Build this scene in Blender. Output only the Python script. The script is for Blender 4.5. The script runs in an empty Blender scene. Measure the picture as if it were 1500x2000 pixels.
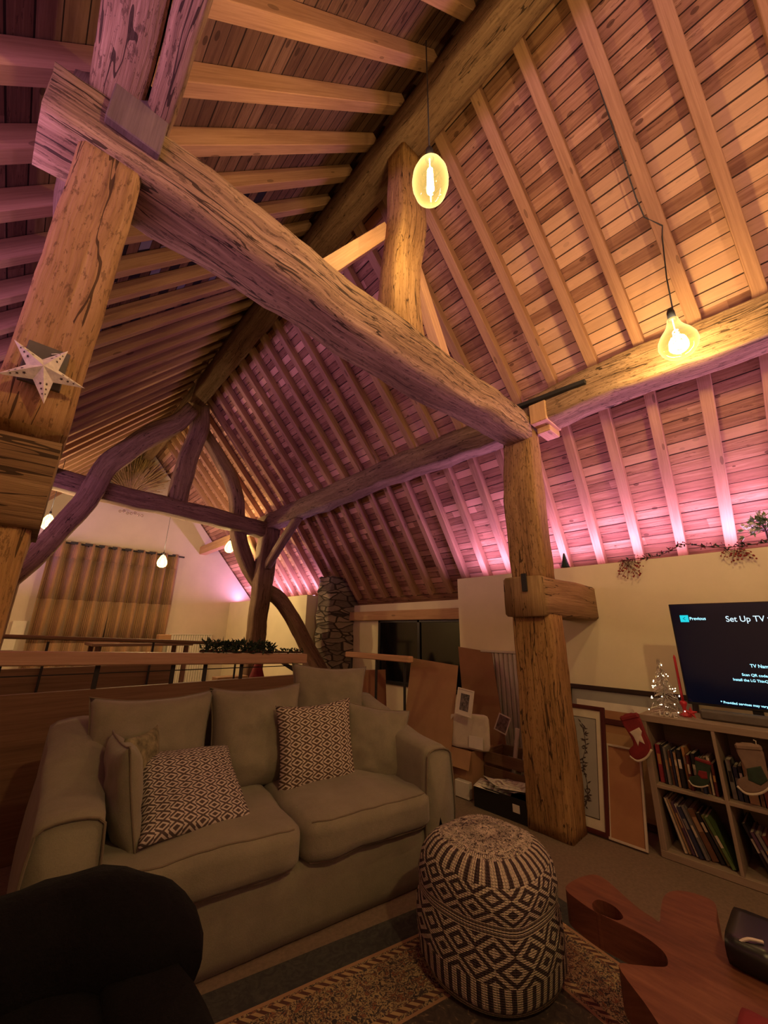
import bpy, math, random
from mathutils import Vector, Matrix, noise
random.seed(7)
sc = bpy.context.scene
COL = sc.collection
V3 = Vector
PI = math.pi

# ------------------------------------------------------------------ camera, world, light, exposure
cam_d = bpy.data.cameras.new('camera'); cam = bpy.data.objects.new('camera', cam_d); COL.objects.link(cam)
cam_d.sensor_fit = 'HORIZONTAL'; cam_d.sensor_width = 36.0; cam_d.lens = 755.0 / 1500.0 * 36.0
cam_d.clip_start = 0.02; cam_d.clip_end = 60
_r = ((0.73301, 0.20986, 0.64703), (-0.68008, 0.20702, 0.70330), (0.01365, -0.95556, 0.29447))
M = Matrix(((_r[0][0], -_r[0][1], -_r[0][2], 0.0), (_r[1][0], -_r[1][1], -_r[1][2], 0.0),
            (_r[2][0], -_r[2][1], -_r[2][2], 1.3), (0, 0, 0, 1)))
cam.matrix_world = M
sc.camera = cam
sc.view_settings.view_transform = 'Standard'; sc.view_settings.look = 'None'
sc.view_settings.gamma = 1.0; sc.view_settings.use_curve_mapping = False
sc.view_settings.exposure = 0.28
sc.cycles.use_denoising = True
sc.cycles.max_bounces = 5; sc.cycles.diffuse_bounces = 3; sc.cycles.glossy_bounces = 2
sc.cycles.transmission_bounces = 4; sc.cycles.transparent_max_bounces = 12
sc.cycles.sample_clamp_indirect = 4.0; sc.cycles.caustics_reflective = False; sc.cycles.caustics_refractive = False
world = bpy.data.worlds.new('night'); sc.world = world; world.use_nodes = True
world.node_tree.nodes['Background'].inputs[0].default_value = (0.016, 0.014, 0.02, 1)
world.node_tree.nodes['Background'].inputs[1].default_value = 0.3

WARM = (1.0, 0.77, 0.46)
LED = (0.90, 0.42, 0.95)
BULB_W = 30.0       # near pendant bulbs
FAR_W = 58.0        # small far bulbs
LED_W = 12.5        # per metre of strip

def led(name, x, y0, y1, z, sgn, watt=LED_W):
    l = bpy.data.lights.new(name, 'AREA'); l.shape = 'RECTANGLE'; l.size = 0.10; l.size_y = abs(y1 - y0)
    l.energy = watt * abs(y1 - y0); l.color = LED
    o = bpy.data.objects.new(name, l); COL.objects.link(o)
    o.location = (x, (y0 + y1) / 2, z)
    o.rotation_euler = (PI, -sgn * 0.12, 0)
    return o
led('led_strip_light', 4.16, -4.0, 2.92, 1.965, 1)
led('led_strip_light', 4.16, 6.45, 9.9, 1.965, 1)
led('led_strip_light', -1.16, -4.0, 4.0, 1.965, -1, LED_W * .75)
led('led_strip_light', -1.16, 4.0, 9.9, 1.965, -1)

# ------------------------------------------------------------------ node helpers
def new_mat(name):
    m = bpy.data.materials.new(name); m.use_nodes = True
    nt = m.node_tree; nt.nodes.clear()
    out = nt.nodes.new('ShaderNodeOutputMaterial'); b = nt.nodes.new('ShaderNodeBsdfPrincipled')
    nt.links.new(b.outputs[0], out.inputs[0])
    return m, nt, b, out
def N(nt, typ, **kw):
    n = nt.nodes.new(typ)
    for k, v in kw.items():
        if k == 'ins':
            for kk, vv in v.items():
                if isinstance(vv, bpy.types.NodeSocket): nt.links.new(vv, n.inputs[kk])
                else: n.inputs[kk].default_value = vv
        else: setattr(n, k, v)
    return n
def MA(nt, op, a, b=0.0, c=0.0, clamp=False):
    n = nt.nodes.new('ShaderNodeMath'); n.operation = op; n.use_clamp = clamp
    for i, v in enumerate((a, b, c)):
        if isinstance(v, bpy.types.NodeSocket): nt.links.new(v, n.inputs[i])
        else: n.inputs[i].default_value = v
    return n.outputs[0]
def MIX(nt, f, a, b, mode='MIX'):
    n = nt.nodes.new('ShaderNodeMix'); n.data_type = 'RGBA'; n.blend_type = mode
    for i, v in ((0, f), (6, a), (7, b)):
        if isinstance(v, bpy.types.NodeSocket): nt.links.new(v, n.inputs[i])
        else: n.inputs[i].default_value = v if i == 0 else (*v, 1)
    return n.outputs[2]
def RAMP(nt, f, stops):
    n = nt.nodes.new('ShaderNodeValToRGB'); nt.links.new(f, n.inputs[0])
    cr = n.color_ramp
    while len(cr.elements) < len(stops): cr.elements.new(0.5)
    for e, (p, c) in zip(cr.elements, stops):
        e.position = p; e.color = (*c, 1) if len(c) == 3 else c
    return n.outputs[0]
def UVN(nt):
    return N(nt, 'ShaderNodeUVMap').outputs[0]
def SEP(nt, v):
    n = N(nt, 'ShaderNodeSeparateXYZ', ins={0: v}); return n.outputs[0], n.outputs[1], n.outputs[2]
def COMB(nt, x, y, z=0.0):
    return N(nt, 'ShaderNodeCombineXYZ', ins={0: x, 1: y, 2: z}).outputs[0]
def NOISE(nt, vec, scale, detail=4, rough=0.6, dist=0.0):
    n = N(nt, 'ShaderNodeTexNoise', ins={'Vector': vec, 'Scale': scale, 'Detail': detail, 'Roughness': rough, 'Distortion': dist})
    return n.outputs[0]
def BUMP(nt, h, b, strength=0.5, dist=0.01):
    n = N(nt, 'ShaderNodeBump', ins={'Height': h, 'Strength': strength, 'Distance': dist})
    nt.links.new(n.outputs[0], b.inputs['Normal'])

def plain(name, col, rough=0.7, var=0.12, scale=18, metal=0.0, bump=0.15, coat=0.0):
    m, nt, b, out = new_mat(name)
    tc = N(nt, 'ShaderNodeTexCoord').outputs['Object']
    n = NOISE(nt, tc, scale, 4)
    c0 = tuple(max(0, c * (1 - var)) for c in col); c1 = tuple(min(1, c * (1 + var)) for c in col)
    nt.links.new(RAMP(nt, n, [(0.3, c0), (0.7, c1)]), b.inputs['Base Color'])
    b.inputs['Roughness'].default_value = rough; b.inputs['Metallic'].default_value = metal
    if coat: b.inputs['Coat Weight'].default_value = coat
    if bump: BUMP(nt, NOISE(nt, tc, scale * 6, 3), b, bump, 0.004)
    return m

def wood(name, dark, mid, light, crack=0.0, rough=0.85, bump=0.6, rot=0.0, sx=9.0, sy=0.9, knots=0.0):
    """timber; UV in metres, v runs along the grain"""
    m, nt, b, out = new_mat(name)
    uv = UVN(nt); x, y, _ = SEP(nt, uv)
    rnd = N(nt, 'ShaderNodeObjectInfo').outputs['Random']
    rx = MA(nt, 'MULTIPLY', rnd, 37.0)
    v1 = COMB(nt, MA(nt, 'MULTIPLY', x, sx), MA(nt, 'MULTIPLY', y, sy), rx)
    v2 = COMB(nt, MA(nt, 'MULTIPLY', x, sx * 9), MA(nt, 'MULTIPLY', y, sy * 3), rx)
    big = NOISE(nt, v1, 1.0, 5, 0.6, 0.6); fine = NOISE(nt, v2, 1.0, 4, 0.7)
    mixn = MA(nt, 'ADD', MA(nt, 'MULTIPLY', big, 0.5), MA(nt, 'MULTIPLY', fine, 0.5))
    col = RAMP(nt, mixn, [(0.33, dark), (0.5, mid), (0.66, light)])
    h = MA(nt, 'ADD', MA(nt, 'MULTIPLY', fine, 0.5), MA(nt, 'MULTIPLY', big, 0.8))
    if knots:
        vor = N(nt, 'ShaderNodeTexVoronoi', ins={'Vector': COMB(nt, MA(nt, 'MULTIPLY', x, 9.0), MA(nt, 'MULTIPLY', y, 2.6), rx), 'Scale': 1.0}).outputs[0]
        kn = MA(nt, 'LESS_THAN', vor, knots)
        col = MIX(nt, MA(nt, 'MULTIPLY', kn, 0.6), col, tuple(c * 0.45 for c in dark))
    if crack:
        cn = NOISE(nt, COMB(nt, MA(nt, 'MULTIPLY', x, 11.0), MA(nt, 'MULTIPLY', y, 0.8), MA(nt, 'ADD', rx, 5.0)), 1.0, 3, 0.6, 0.3)
        d = MA(nt, 'ABSOLUTE', MA(nt, 'SUBTRACT', cn, 0.5))
        cr = MA(nt, 'LESS_THAN', d, 0.0042 * crack)
        msk = MA(nt, 'GREATER_THAN', NOISE(nt, v1, 0.35, 2), 0.47)
        cr = MA(nt, 'MULTIPLY', cr, msk)
        col = MIX(nt, MA(nt, 'MULTIPLY', cr, 0.85), col, tuple(c * 0.22 for c in dark))
        h = MA(nt, 'SUBTRACT', h, MA(nt, 'MULTIPLY', cr, 1.2))
    if rot:   # worm-eaten, flaky patches
        pn = NOISE(nt, COMB(nt, MA(nt, 'MULTIPLY', x, 60.0), MA(nt, 'MULTIPLY', y, 16.0), rx), 1.0, 6, 0.78)
        pm = MA(nt, 'MULTIPLY', MA(nt, 'GREATER_THAN', pn, 0.58), rot)
        col = MIX(nt, pm, col, tuple(c * 0.5 for c in dark))
        h = MA(nt, 'SUBTRACT', h, MA(nt, 'MULTIPLY', pm, 0.8))
    nt.links.new(col, b.inputs['Base Color'])
    b.inputs['Roughness'].default_value = rough; b.inputs['Specular IOR Level'].default_value = 0.25
    BUMP(nt, h, b, bump, 0.012)
    return m

def boards(name, dark, mid, light, w=0.095, gapcol=(0.012, 0.006, 0.005), holes=0.0, bright=0.0):
    """sarking boards; UV: u down the slope, v along the building"""
    m, nt, b, out = new_mat(name)
    uv = UVN(nt); u, v, _ = SEP(nt, uv)
    us = MA(nt, 'DIVIDE', u, w); pi = MA(nt, 'FLOOR', us); pf = MA(nt, 'FRACT', us)
    wn = N(nt, 'ShaderNodeTexWhiteNoise', noise_dimensions='1D', ins={'W': pi}).outputs[0]
    seg = MA(nt, 'FLOOR', MA(nt, 'ADD', MA(nt, 'DIVIDE', v, 4.3), MA(nt, 'MULTIPLY', wn, 7.0)))
    wn2 = N(nt, 'ShaderNodeTexWhiteNoise', noise_dimensions='2D', ins={'Vector': COMB(nt, pi, seg)}).outputs[0]
    gv = COMB(nt, MA(nt, 'MULTIPLY', u, 40.0), MA(nt, 'MULTIPLY', v, 2.2), MA(nt, 'MULTIPLY', wn2, 20.0))
    g = NOISE(nt, gv, 1.0, 5, 0.65, 0.8)
    st = NOISE(nt, COMB(nt, MA(nt, 'MULTIPLY', u, 5.0), MA(nt, 'MULTIPLY', v, 1.2)), 1.0, 5, 0.7, 0.5)
    t = MA(nt, 'ADD', MA(nt, 'ADD', MA(nt, 'MULTIPLY', wn2, 0.22), MA(nt, 'MULTIPLY', g, 0.52)), MA(nt, 'MULTIPLY', st, 0.30))
    col = RAMP(nt, t, [(0.34, dark), (0.55, mid), (0.78, light)])
    # wane / bark streaks
    sk = MA(nt, 'GREATER_THAN', NOISE(nt, COMB(nt, MA(nt, 'MULTIPLY', u, 60.0), MA(nt, 'MULTIPLY', v, 7.0), wn2), 1.0, 4, 0.7), 0.62)
    sk = MA(nt, 'MULTIPLY', sk, MA(nt, 'GREATER_THAN', wn, 0.35))
    col = MIX(nt, MA(nt, 'MULTIPLY', sk, 0.55), col, tuple(c * 0.5 for c in dark))
    vor = N(nt, 'ShaderNodeTexVoronoi', ins={'Vector': COMB(nt, MA(nt, 'MULTIPLY', u, 9.0), MA(nt, 'MULTIPLY', v, 5.5), 3.0), 'Scale': 1.0}).outputs[0]
    col = MIX(nt, MA(nt, 'MULTIPLY', MA(nt, 'LESS_THAN', vor, 0.13), 0.65), col, tuple(c * 0.4 for c in dark))
    if bright:   # newer pale boards low on the upper slope of the near bay, and two pale bracing boards
        pale = MA(nt, 'MULTIPLY', MA(nt, 'MULTIPLY', MA(nt, 'GREATER_THAN', u, 1.33), MA(nt, 'LESS_THAN', u, 2.5)), MA(nt, 'LESS_THAN', v, 1.30))
        pale = MA(nt, 'MULTIPLY', pale, MA(nt, 'GREATER_THAN', wn, 0.12))
        col = MIX(nt, MA(nt, 'MULTIPLY', pale, 0.55), col, (0.80, 0.50, 0.31))
        band = MA(nt, 'ADD', MA(nt, 'MULTIPLY', MA(nt, 'GREATER_THAN', u, 3.42), MA(nt, 'LESS_THAN', u, 3.515)), MA(nt, 'MULTIPLY', MA(nt, 'GREATER_THAN', u, 2.28), MA(nt, 'LESS_THAN', u, 2.375)))
        col = MIX(nt, MA(nt, 'MULTIPLY', band, 0.55), col, (0.66, 0.40, 0.25))
        bay = MA(nt, 'FLOOR', MA(nt, 'DIVIDE', MA(nt, 'SUBTRACT', v, 0.148), 0.348))
        row = N(nt, 'ShaderNodeTexWhiteNoise', noise_dimensions='1D', ins={'W': MA(nt, 'ADD', pi, 11.3)}).outputs[0]
        wn3 = N(nt, 'ShaderNodeTexWhiteNoise', noise_dimensions='2D', ins={'Vector': COMB(nt, bay, MA(nt, 'ADD', pi, 3.7))}).outputs[0]
        on = MA(nt, 'MULTIPLY', MA(nt, 'GREATER_THAN', row, 0.80), MA(nt, 'GREATER_THAN', wn3, 0.25))
        far = MA(nt, 'GREATER_THAN', v, 1.9)
        col = MIX(nt, MA(nt, 'MULTIPLY', MA(nt, 'MULTIPLY', on, far), bright), col, (0.80, 0.46, 0.30))
    h = MA(nt, 'MULTIPLY', g, 0.3)
    if holes:
        cell = MA(nt, 'FLOOR', MA(nt, 'DIVIDE', u, 0.19))
        bay = MA(nt, 'FLOOR', MA(nt, 'DIVIDE', MA(nt, 'SUBTRACT', v, 0.1), 0.34))
        odd = MA(nt, 'FRACT', MA(nt, 'DIVIDE', u, 0.19))
        hn = NOISE(nt, COMB(nt, MA(nt, 'MULTIPLY', u, 0.9), MA(nt, 'MULTIPLY', v, 0.8), 9.0), 1.0, 2)
        wn4 = N(nt, 'ShaderNodeTexWhiteNoise', noise_dimensions='2D', ins={'Vector': COMB(nt, cell, bay)}).outputs[0]
        on = MA(nt, 'MULTIPLY', MA(nt, 'MULTIPLY', MA(nt, 'LESS_THAN', odd, 0.5), MA(nt, 'GREATER_THAN', wn4, 0.35)), MA(nt, 'MULTIPLY', MA(nt, 'GREATER_THAN', v, 2.2), MA(nt, 'LESS_THAN', v, 6.4)))
        on = MA(nt, 'MULTIPLY', on, MA(nt, 'MULTIPLY', MA(nt, 'GREATER_THAN', u, 0.95), MA(nt, 'LESS_THAN', u, 2.5)))
        felt = RAMP(nt, wn4, [(0.4, (0.012, 0.01, 0.02)), (0.85, (0.02, 0.018, 0.035)), (0.9, (0.25, 0.24, 0.34))])
        col = MIX(nt, MA(nt, 'MULTIPLY', on, holes), col, felt)
    gap = MA(nt, 'LESS_THAN', pf, MA(nt, 'ADD', 0.045, MA(nt, 'MULTIPLY', wn, 0.075)))
    col = MIX(nt, MA(nt, 'MULTIPLY', gap, 0.93), col, gapcol)
    h = MA(nt, 'SUBTRACT', h, MA(nt, 'MULTIPLY', gap, 1.0))
    nt.links.new(col, b.inputs['Base Color'])
    b.inputs['Roughness'].default_value = 0.85; b.inputs['Specular IOR Level'].default_value = 0.2
    BUMP(nt, h, b, 0.5, 0.01)
    return m

def emit(name, col, s):
    m, nt, b, out = new_mat(name)
    nt.nodes.remove(b)
    e = N(nt, 'ShaderNodeEmission', ins={0: (*col, 1), 1: s}); nt.links.new(e.outputs[0], out.inputs[0])
    m.cycles.emission_sampling = 'NONE'
    return m
def bulb_glass(name, tint, gl=0.12, em=0.0):
    m, nt, b, out = new_mat(name)
    nt.nodes.remove(b)
    tr = N(nt, 'ShaderNodeBsdfTransparent', ins={0: (*tint, 1)})
    g = N(nt, 'ShaderNodeBsdfGlossy', ins={0: (1, 0.95, 0.75, 1), 1: 0.05})
    lw = N(nt, 'ShaderNodeLayerWeight', ins={0: 0.35}).outputs['Facing']
    mx = N(nt, 'ShaderNodeMixShader', ins={0: MA(nt, 'MULTIPLY', lw, gl * 3), 1: tr.outputs[0], 2: g.outputs[0]})
    sh = mx.outputs[0]
    if em:   # the golden coating glows with the filament inside
        e = N(nt, 'ShaderNodeEmission', ins={0: (1.0, 0.72, 0.22, 1), 1: em})
        lw2 = N(nt, 'ShaderNodeLayerWeight', ins={0: 0.5}).outputs['Facing']
        e2 = N(nt, 'ShaderNodeMixShader', ins={0: MA(nt, 'ADD', 0.10, MA(nt, 'MULTIPLY', MA(nt, 'POWER', lw2, 2.0), 0.55)), 1: sh, 2: e.outputs[0]})
        sh = e2.outputs[0]
    nt.links.new(sh, out.inputs[0]); m.cycles.emission_sampling = 'NONE'
    return m

def fabric(name, col, scale=220, var=0.16, bump=0.4):
    m, nt, b, out = new_mat(name)
    tc = N(nt, 'ShaderNodeTexCoord').outputs['Object']
    big = NOISE(nt, tc, 7, 4); fine = NOISE(nt, tc, scale, 3, 0.8)
    t = MA(nt, 'ADD', MA(nt, 'MULTIPLY', big, 0.55), MA(nt, 'MULTIPLY', fine, 0.45))
    nt.links.new(RAMP(nt, t, [(0.35, tuple(c * (1 - var) for c in col)), (0.65, tuple(min(1, c * (1 + var)) for c in col))]), b.inputs['Base Color'])
    b.inputs['Roughness'].default_value = 0.95; b.inputs['Specular IOR Level'].default_value = 0.15
    b.inputs['Sheen Weight'].default_value = 0.2
    BUMP(nt, MA(nt, 'ADD', MA(nt, 'MULTIPLY', fine, 0.3), NOISE(nt, tc, 12, 4, 0.5, 0.4)), b, bump, 0.012)
    return m

def diamonds(name, dark, light, cu, cv, ring=3.0):
    """woven concentric-diamond pattern between zigzags; UV 0..1 over the face, cu x cv diamonds"""
    m, nt, b, out = new_mat(name)
    u, v, _ = SEP(nt, UVN(nt))
    a = MA(nt, 'MULTIPLY', u, cu); c = MA(nt, 'MULTIPLY', v, cv)
    du = MA(nt, 'ABSOLUTE', MA(nt, 'SUBTRACT', MA(nt, 'FRACT', a), 0.5))
    odd = MA(nt, 'MULTIPLY', MA(nt, 'FLOOR', MA(nt, 'MULTIPLY', MA(nt, 'FRACT', MA(nt, 'MULTIPLY', MA(nt, 'FLOOR', a), 0.5)), 2.0)), 0.5)
    dv = MA(nt, 'ABSOLUTE', MA(nt, 'SUBTRACT', MA(nt, 'FRACT', MA(nt, 'ADD', c, odd)), 0.5))
    d = MA(nt, 'ADD', MA(nt, 'MULTIPLY', du, 1.0), MA(nt, 'MULTIPLY', dv, 1.25))
    dd = MA(nt, 'FRACT', MA(nt, 'MULTIPLY', d, ring))
    on = MA(nt, 'GREATER_THAN', dd, 0.55)
    fine = NOISE(nt, N(nt, 'ShaderNodeTexCoord').outputs['Object'], 160, 3, 0.8)
    on2 = MA(nt, 'GREATER_THAN', MA(nt, 'ADD', MA(nt, 'MULTIPLY', on, 0.7), MA(nt, 'MULTIPLY', fine, 0.6)), 0.62)
    nt.links.new(MIX(nt, on2, dark, light), b.inputs['Base Color'])
    b.inputs['Roughness'].default_value = 0.95; b.inputs['Specular IOR Level'].default_value = 0.1
    BUMP(nt, MA(nt, 'ADD', on, fine), b, 0.5, 0.004)
    return m

# ------------------------------------------------------------------ mesh collector
class G:
    def __init__(s): s.v = []; s.f = []; s.uv = []; s.mi = []
    def quad(s, a, b, c, d, uvs=None, mi=0):
        n = len(s.v); s.v += [tuple(a), tuple(b), tuple(c), tuple(d)]; s.f.append((n, n + 1, n + 2, n + 3))
        if uvs is None:
            w = (V3(b) - V3(a)).length; h = (V3(d) - V3(a)).length; uvs = [(0, 0), (w, 0), (w, h), (0, h)]
        s.uv.append(uvs); s.mi.append(mi)
    def poly(s, pts, mi=0, uvs=None):
        n = len(s.v); s.v += [tuple(p) for p in pts]; s.f.append(tuple(range(n, n + len(pts))))
        s.uv.append(uvs or [(p[0], p[1]) for p in pts]); s.mi.append(mi)
    def box(s, c, size, m=None, mi=0, bev=0.0):
        """box about c (in the frame m); uv v along its longest side; bev = chamfer"""
        hx, hy, hz = (q / 2 for q in size); ax = max(range(3), key=lambda i: size[i])
        T = m or Matrix.Identity(4); c = V3(c)
        if bev > 0: return s._cbox(c, (hx, hy, hz), T, mi, min(bev, hx * .8, hy * .8, hz * .8), ax)
        P = lambda x, y, z: T @ (c + V3((x * hx, y * hy, z * hz)))
        F = [((-1,-1,-1),(-1,1,-1),(1,1,-1),(1,-1,-1)), ((-1,-1,1),(1,-1,1),(1,1,1),(-1,1,1)),
             ((-1,-1,-1),(1,-1,-1),(1,-1,1),(-1,-1,1)), ((1,1,-1),(-1,1,-1),(-1,1,1),(1,1,1)),
             ((-1,1,-1),(-1,-1,-1),(-1,-1,1),(-1,1,1)), ((1,-1,-1),(1,1,-1),(1,1,1),(1,-1,1))]
        for k, q in enumerate(F):
            oth = [[0,1],[0,1],[0,2],[0,2],[1,2],[1,2]][k]
            va = ax if ax in oth else oth[1]; ua = oth[0] if va == oth[1] else oth[1]
            H = (hx, hy, hz)
            s.quad(*[P(*p) for p in q], uvs=[(p[ua] * H[ua] + k * .37, p[va] * H[va]) for p in q], mi=mi)
    def _cbox(s, c, H, T, mi, b, ax):
        idx = {}; n0 = len(s.v)
        for sx in (-1, 1):
            for sy in (-1, 1):
                for sz in (-1, 1):
                    for k in range(3):
                        p = [sx * (H[0] - (b if k != 0 else 0)), sy * (H[1] - (b if k != 1 else 0)), sz * (H[2] - (b if k != 2 else 0))]
                        idx[(sx, sy, sz, k)] = len(s.v); s.v.append(tuple(T @ (c + V3(p))))
        def uvof(i, k):
            p = T.inverted_safe() @ V3(s.v[i]) - c
            o = [q for q in range(3) if q != k]; va = ax if ax in o else o[1]; ua = o[0] if va == o[1] else o[1]
            return (p[ua] + k * .37, p[va])
        def add(ids, k, nrm):
            a, b2, c2 = (V3(s.v[ids[q]]) for q in range(3))
            if (b2 - a).cross(c2 - a).dot(T.to_3x3() @ V3(nrm)) < 0: ids = ids[::-1]
            s.f.append(tuple(ids)); s.uv.append([uvof(i, k) for i in ids]); s.mi.append(mi)
        S = (-1, 1)
        for q in S:
            add([idx[(q, -1, -1, 0)], idx[(q, 1, -1, 0)], idx[(q, 1, 1, 0)], idx[(q, -1, 1, 0)]], 0, (q, 0, 0))
            add([idx[(-1, q, -1, 1)], idx[(1, q, -1, 1)], idx[(1, q, 1, 1)], idx[(-1, q, 1, 1)]], 1, (0, q, 0))
            add([idx[(-1, -1, q, 2)], idx[(1, -1, q, 2)], idx[(1, 1, q, 2)], idx[(-1, 1, q, 2)]], 2, (0, 0, q))
        for p in S:
            for q in S:
                add([idx[(p, q, -1, 0)], idx[(p, q, -1, 1)], idx[(p, q, 1, 1)], idx[(p, q, 1, 0)]], 0, (p, q, 0))
                add([idx[(p, -1, q, 0)], idx[(p, -1, q, 2)], idx[(p, 1, q, 2)], idx[(p, 1, q, 0)]], 0, (p, 0, q))
                add([idx[(-1, p, q, 1)], idx[(-1, p, q, 2)], idx[(1, p, q, 2)], idx[(1, p, q, 1)]], 1, (0, p, q))
                for r in S: add([idx[(p, q, r, 0)], idx[(p, q, r, 1)], idx[(p, q, r, 2)]], 0, (p, q, r))
    def sweep(s, pts, section, up=V3((0, 0, 1)), closed=True, caps=True, mi=0, scale=None, jit=0.0, jf=3.0, vu=1.0):
        """sweep a closed cross-section (list of (a,b)) along pts; a = side, b = up"""
        pts = [V3(p) for p in pts]; n = len(pts); k = len(section); n0 = len(s.v); L = 0
        per = [0.0]
        for i in range(k):
            a, b = section[i], section[(i + 1) % k]; per.append(per[-1] + math.dist(a, b))
        lens = []
        seed = random.random() * 50
        for i, p in enumerate(pts):
            t = (pts[min(i + 1, n - 1)] - pts[max(i - 1, 0)]).normalized()
            u = (up - t * up.dot(t)); u = u.normalized() if u.length > 1e-5 else V3((1, 0, 0))
            w = t.cross(u).normalized()
            if i: L += (p - pts[i - 1]).length
            lens.append(L)
            sca = scale[i] if scale else 1.0
            for (a, b) in section:
                q = p + w * a * sca + u * b * sca
                if jit:
                    nv = noise.noise_vector(q * jf + V3((seed, seed, 0)))
                    nv2 = noise.noise_vector(q * jf * 4 + V3((seed, 0, seed)))
                    q = q + (nv + nv2 * 0.35) * jit
                s.v.append(tuple(q))
        for i in range(n - 1):
            for j in range(k):
                a = n0 + i * k + j; b = n0 + i * k + (j + 1) % k
                s.f.append((a, b, b + k, a + k)); s.mi.append(mi)
                s.uv.append([(per[j] * vu, lens[i]), (per[j + 1] * vu, lens[i]), (per[j + 1] * vu, lens[i + 1]), (per[j] * vu, lens[i + 1])])
        if caps:
            for base, rev in ((n0, True), (n0 + (n - 1) * k, False)):
                ids = [base + j for j in range(k)]; uvs = [section[j] for j in range(k)]
                if rev: ids = ids[::-1]; uvs = uvs[::-1]
                s.f.append(tuple(ids)); s.uv.append([tuple(q) for q in uvs]); s.mi.append(mi)
    def tube(s, pts, r, k=8, mi=0, caps=True, scale=None):
        s.sweep(pts, [(math.cos(2 * PI * j / k) * r, math.sin(2 * PI * j / k) * r) for j in range(k)], up=V3((0.13, 0.21, 0.97)), mi=mi, caps=caps, scale=scale)
    def lathe(s, prof, k=24, c=(0, 0, 0), m=None, mi=0, uvs=1.0):
        T = m or Matrix.Identity(4); c = V3(c); n0 = len(s.v)
        for (r, z) in prof:
            for j in range(k):
                a = 2 * PI * j / k; s.v.append(tuple(T @ (c + V3((r * math.cos(a), r * math.sin(a), z)))))
        for i in range(len(prof) - 1):
            for j in range(k):
                a = n0 + i * k + j; b = n0 + i * k + (j + 1) % k
                s.f.append((a, b, b + k, a + k)); s.mi.append(mi)
                s.uv.append([(j / k * uvs, prof[i][1]), ((j + 1) / k * uvs, prof[i][1]), ((j + 1) / k * uvs, prof[i + 1][1]), (j / k * uvs, prof[i + 1][1])])
    def sphere(s, c, r, k=10, mi=0, sz=1.0):
        n = max(4, k // 2)
        s.lathe([(max(1e-4, r * math.sin(PI * i / n)), -r * sz * math.cos(PI * i / n)) for i in range(n + 1)], k, c, mi=mi)
    def build(s, name, mats, parent=None, smooth=False, loc=None, link=True):
        me = bpy.data.meshes.new(name)
        if loc is None and parent is None and s.v:
            xs = [p[0] for p in s.v]; ys = [p[1] for p in s.v]; zs = [p[2] for p in s.v]
            loc = V3(((min(xs) + max(xs)) / 2, (min(ys) + max(ys)) / 2, min(zs)))
        o0 = V3(loc) if loc is not None else V3((0, 0, 0))
        me.from_pydata([tuple(V3(p) - o0) for p in s.v], [], s.f)
        if not isinstance(mats, (list, tuple)): mats = [mats]
        for m in mats: me.materials.append(m)
        ul = me.uv_layers.new(name='UVMap'); k = 0
        for f in s.uv:
            for q in f: ul.data[k].uv = q; k += 1
        for p, mi in zip(me.polygons, s.mi): p.material_index = mi; p.use_smooth = smooth
        o = bpy.data.objects.new(name, me)
        COL.objects.link(o)
        if parent is not None: o.parent = parent
        o.location = o0
        return o

def tag(o, label, cat, group=None, kind=None):
    if label: o['label'] = label
    if cat: o['category'] = cat
    if group: o['group'] = group
    if kind: o['kind'] = kind
    return o
def struct(o, label=None):
    o['kind'] = 'structure'
    if label: o['label'] = label
    return o
def empty(name, loc, label, cat, group=None, rz=0.0):
    o = bpy.data.objects.new(name, None); COL.objects.link(o); o.location = loc; o.rotation_euler = (0, 0, rz)
    o.empty_display_size = 0.05
    return tag(o, label, cat, group)
def frame(origin, x, y=None, z=None):
    """matrix with given origin, x axis and (approximate) y or z axis"""
    x = V3(x).normalized()
    if z is not None: z = V3(z); z = (z - x * z.dot(x)).normalized(); y = z.cross(x)
    else: y = V3(y); y = (y - x * y.dot(x)).normalized(); z = x.cross(y)
    return Matrix(((x.x, y.x, z.x, origin[0]), (x.y, y.y, z.y, origin[1]), (x.z, y.z, z.z, origin[2]), (0, 0, 0, 1)))
def part(g, name, mat, root, smooth=False, parent=None):
    """mesh given in world metres, hung under its thing (or under a part of it)"""
    o = g.build(name, mat, smooth=smooth, loc=(0, 0, 0)); o.parent = parent or root; o.location = -V3(root.location) if parent is None else (0, 0, 0)
    return o
def lerp(a, b, t): return a + (b - a) * t
def resample(pts, step):
    out = []
    for a, b in zip(pts[:-1], pts[1:]):
        a, b = V3(a), V3(b); n = max(1, int((b - a).length / step))
        out += [a.lerp(b, i / n) for i in range(n)]
    return out + [V3(pts[-1])]
def smooth_path(pts, step=0.08):
    P = [V3(p) for p in pts]; P = [P[0] * 2 - P[1]] + P + [P[-1] * 2 - P[-2]]; out = []
    for i in range(1, len(P) - 2):
        p0, p1, p2, p3 = P[i - 1:i + 3]; n = max(2, int((p2 - p1).length / step))
        for k in range(n):
            t = k / n
            out.append(0.5 * ((2 * p1) + (p2 - p0) * t + (2 * p0 - 5 * p1 + 4 * p2 - p3) * t * t + (3 * p1 - p0 - 3 * p2 + p3) * t ** 3))
    return out + [P[-2]]
def sect(w, h, c=0.02, n=3):
    """rectangle w x h with chamfered corners and n subdivisions per side"""
    a, b = w / 2, h / 2; pts = []
    cor = [(-a, -b), (a, -b), (a, b), (-a, b)]
    for i in range(4):
        p, q = cor[i], cor[(i + 1) % 4]; d = math.dist(p, q); ux, uy = (q[0] - p[0]) / d, (q[1] - p[1]) / d
        for k in range(n + 1):
            t = c + (d - 2 * c) * k / n; pts.append((p[0] + ux * t, p[1] + uy * t))
    return pts
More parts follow.
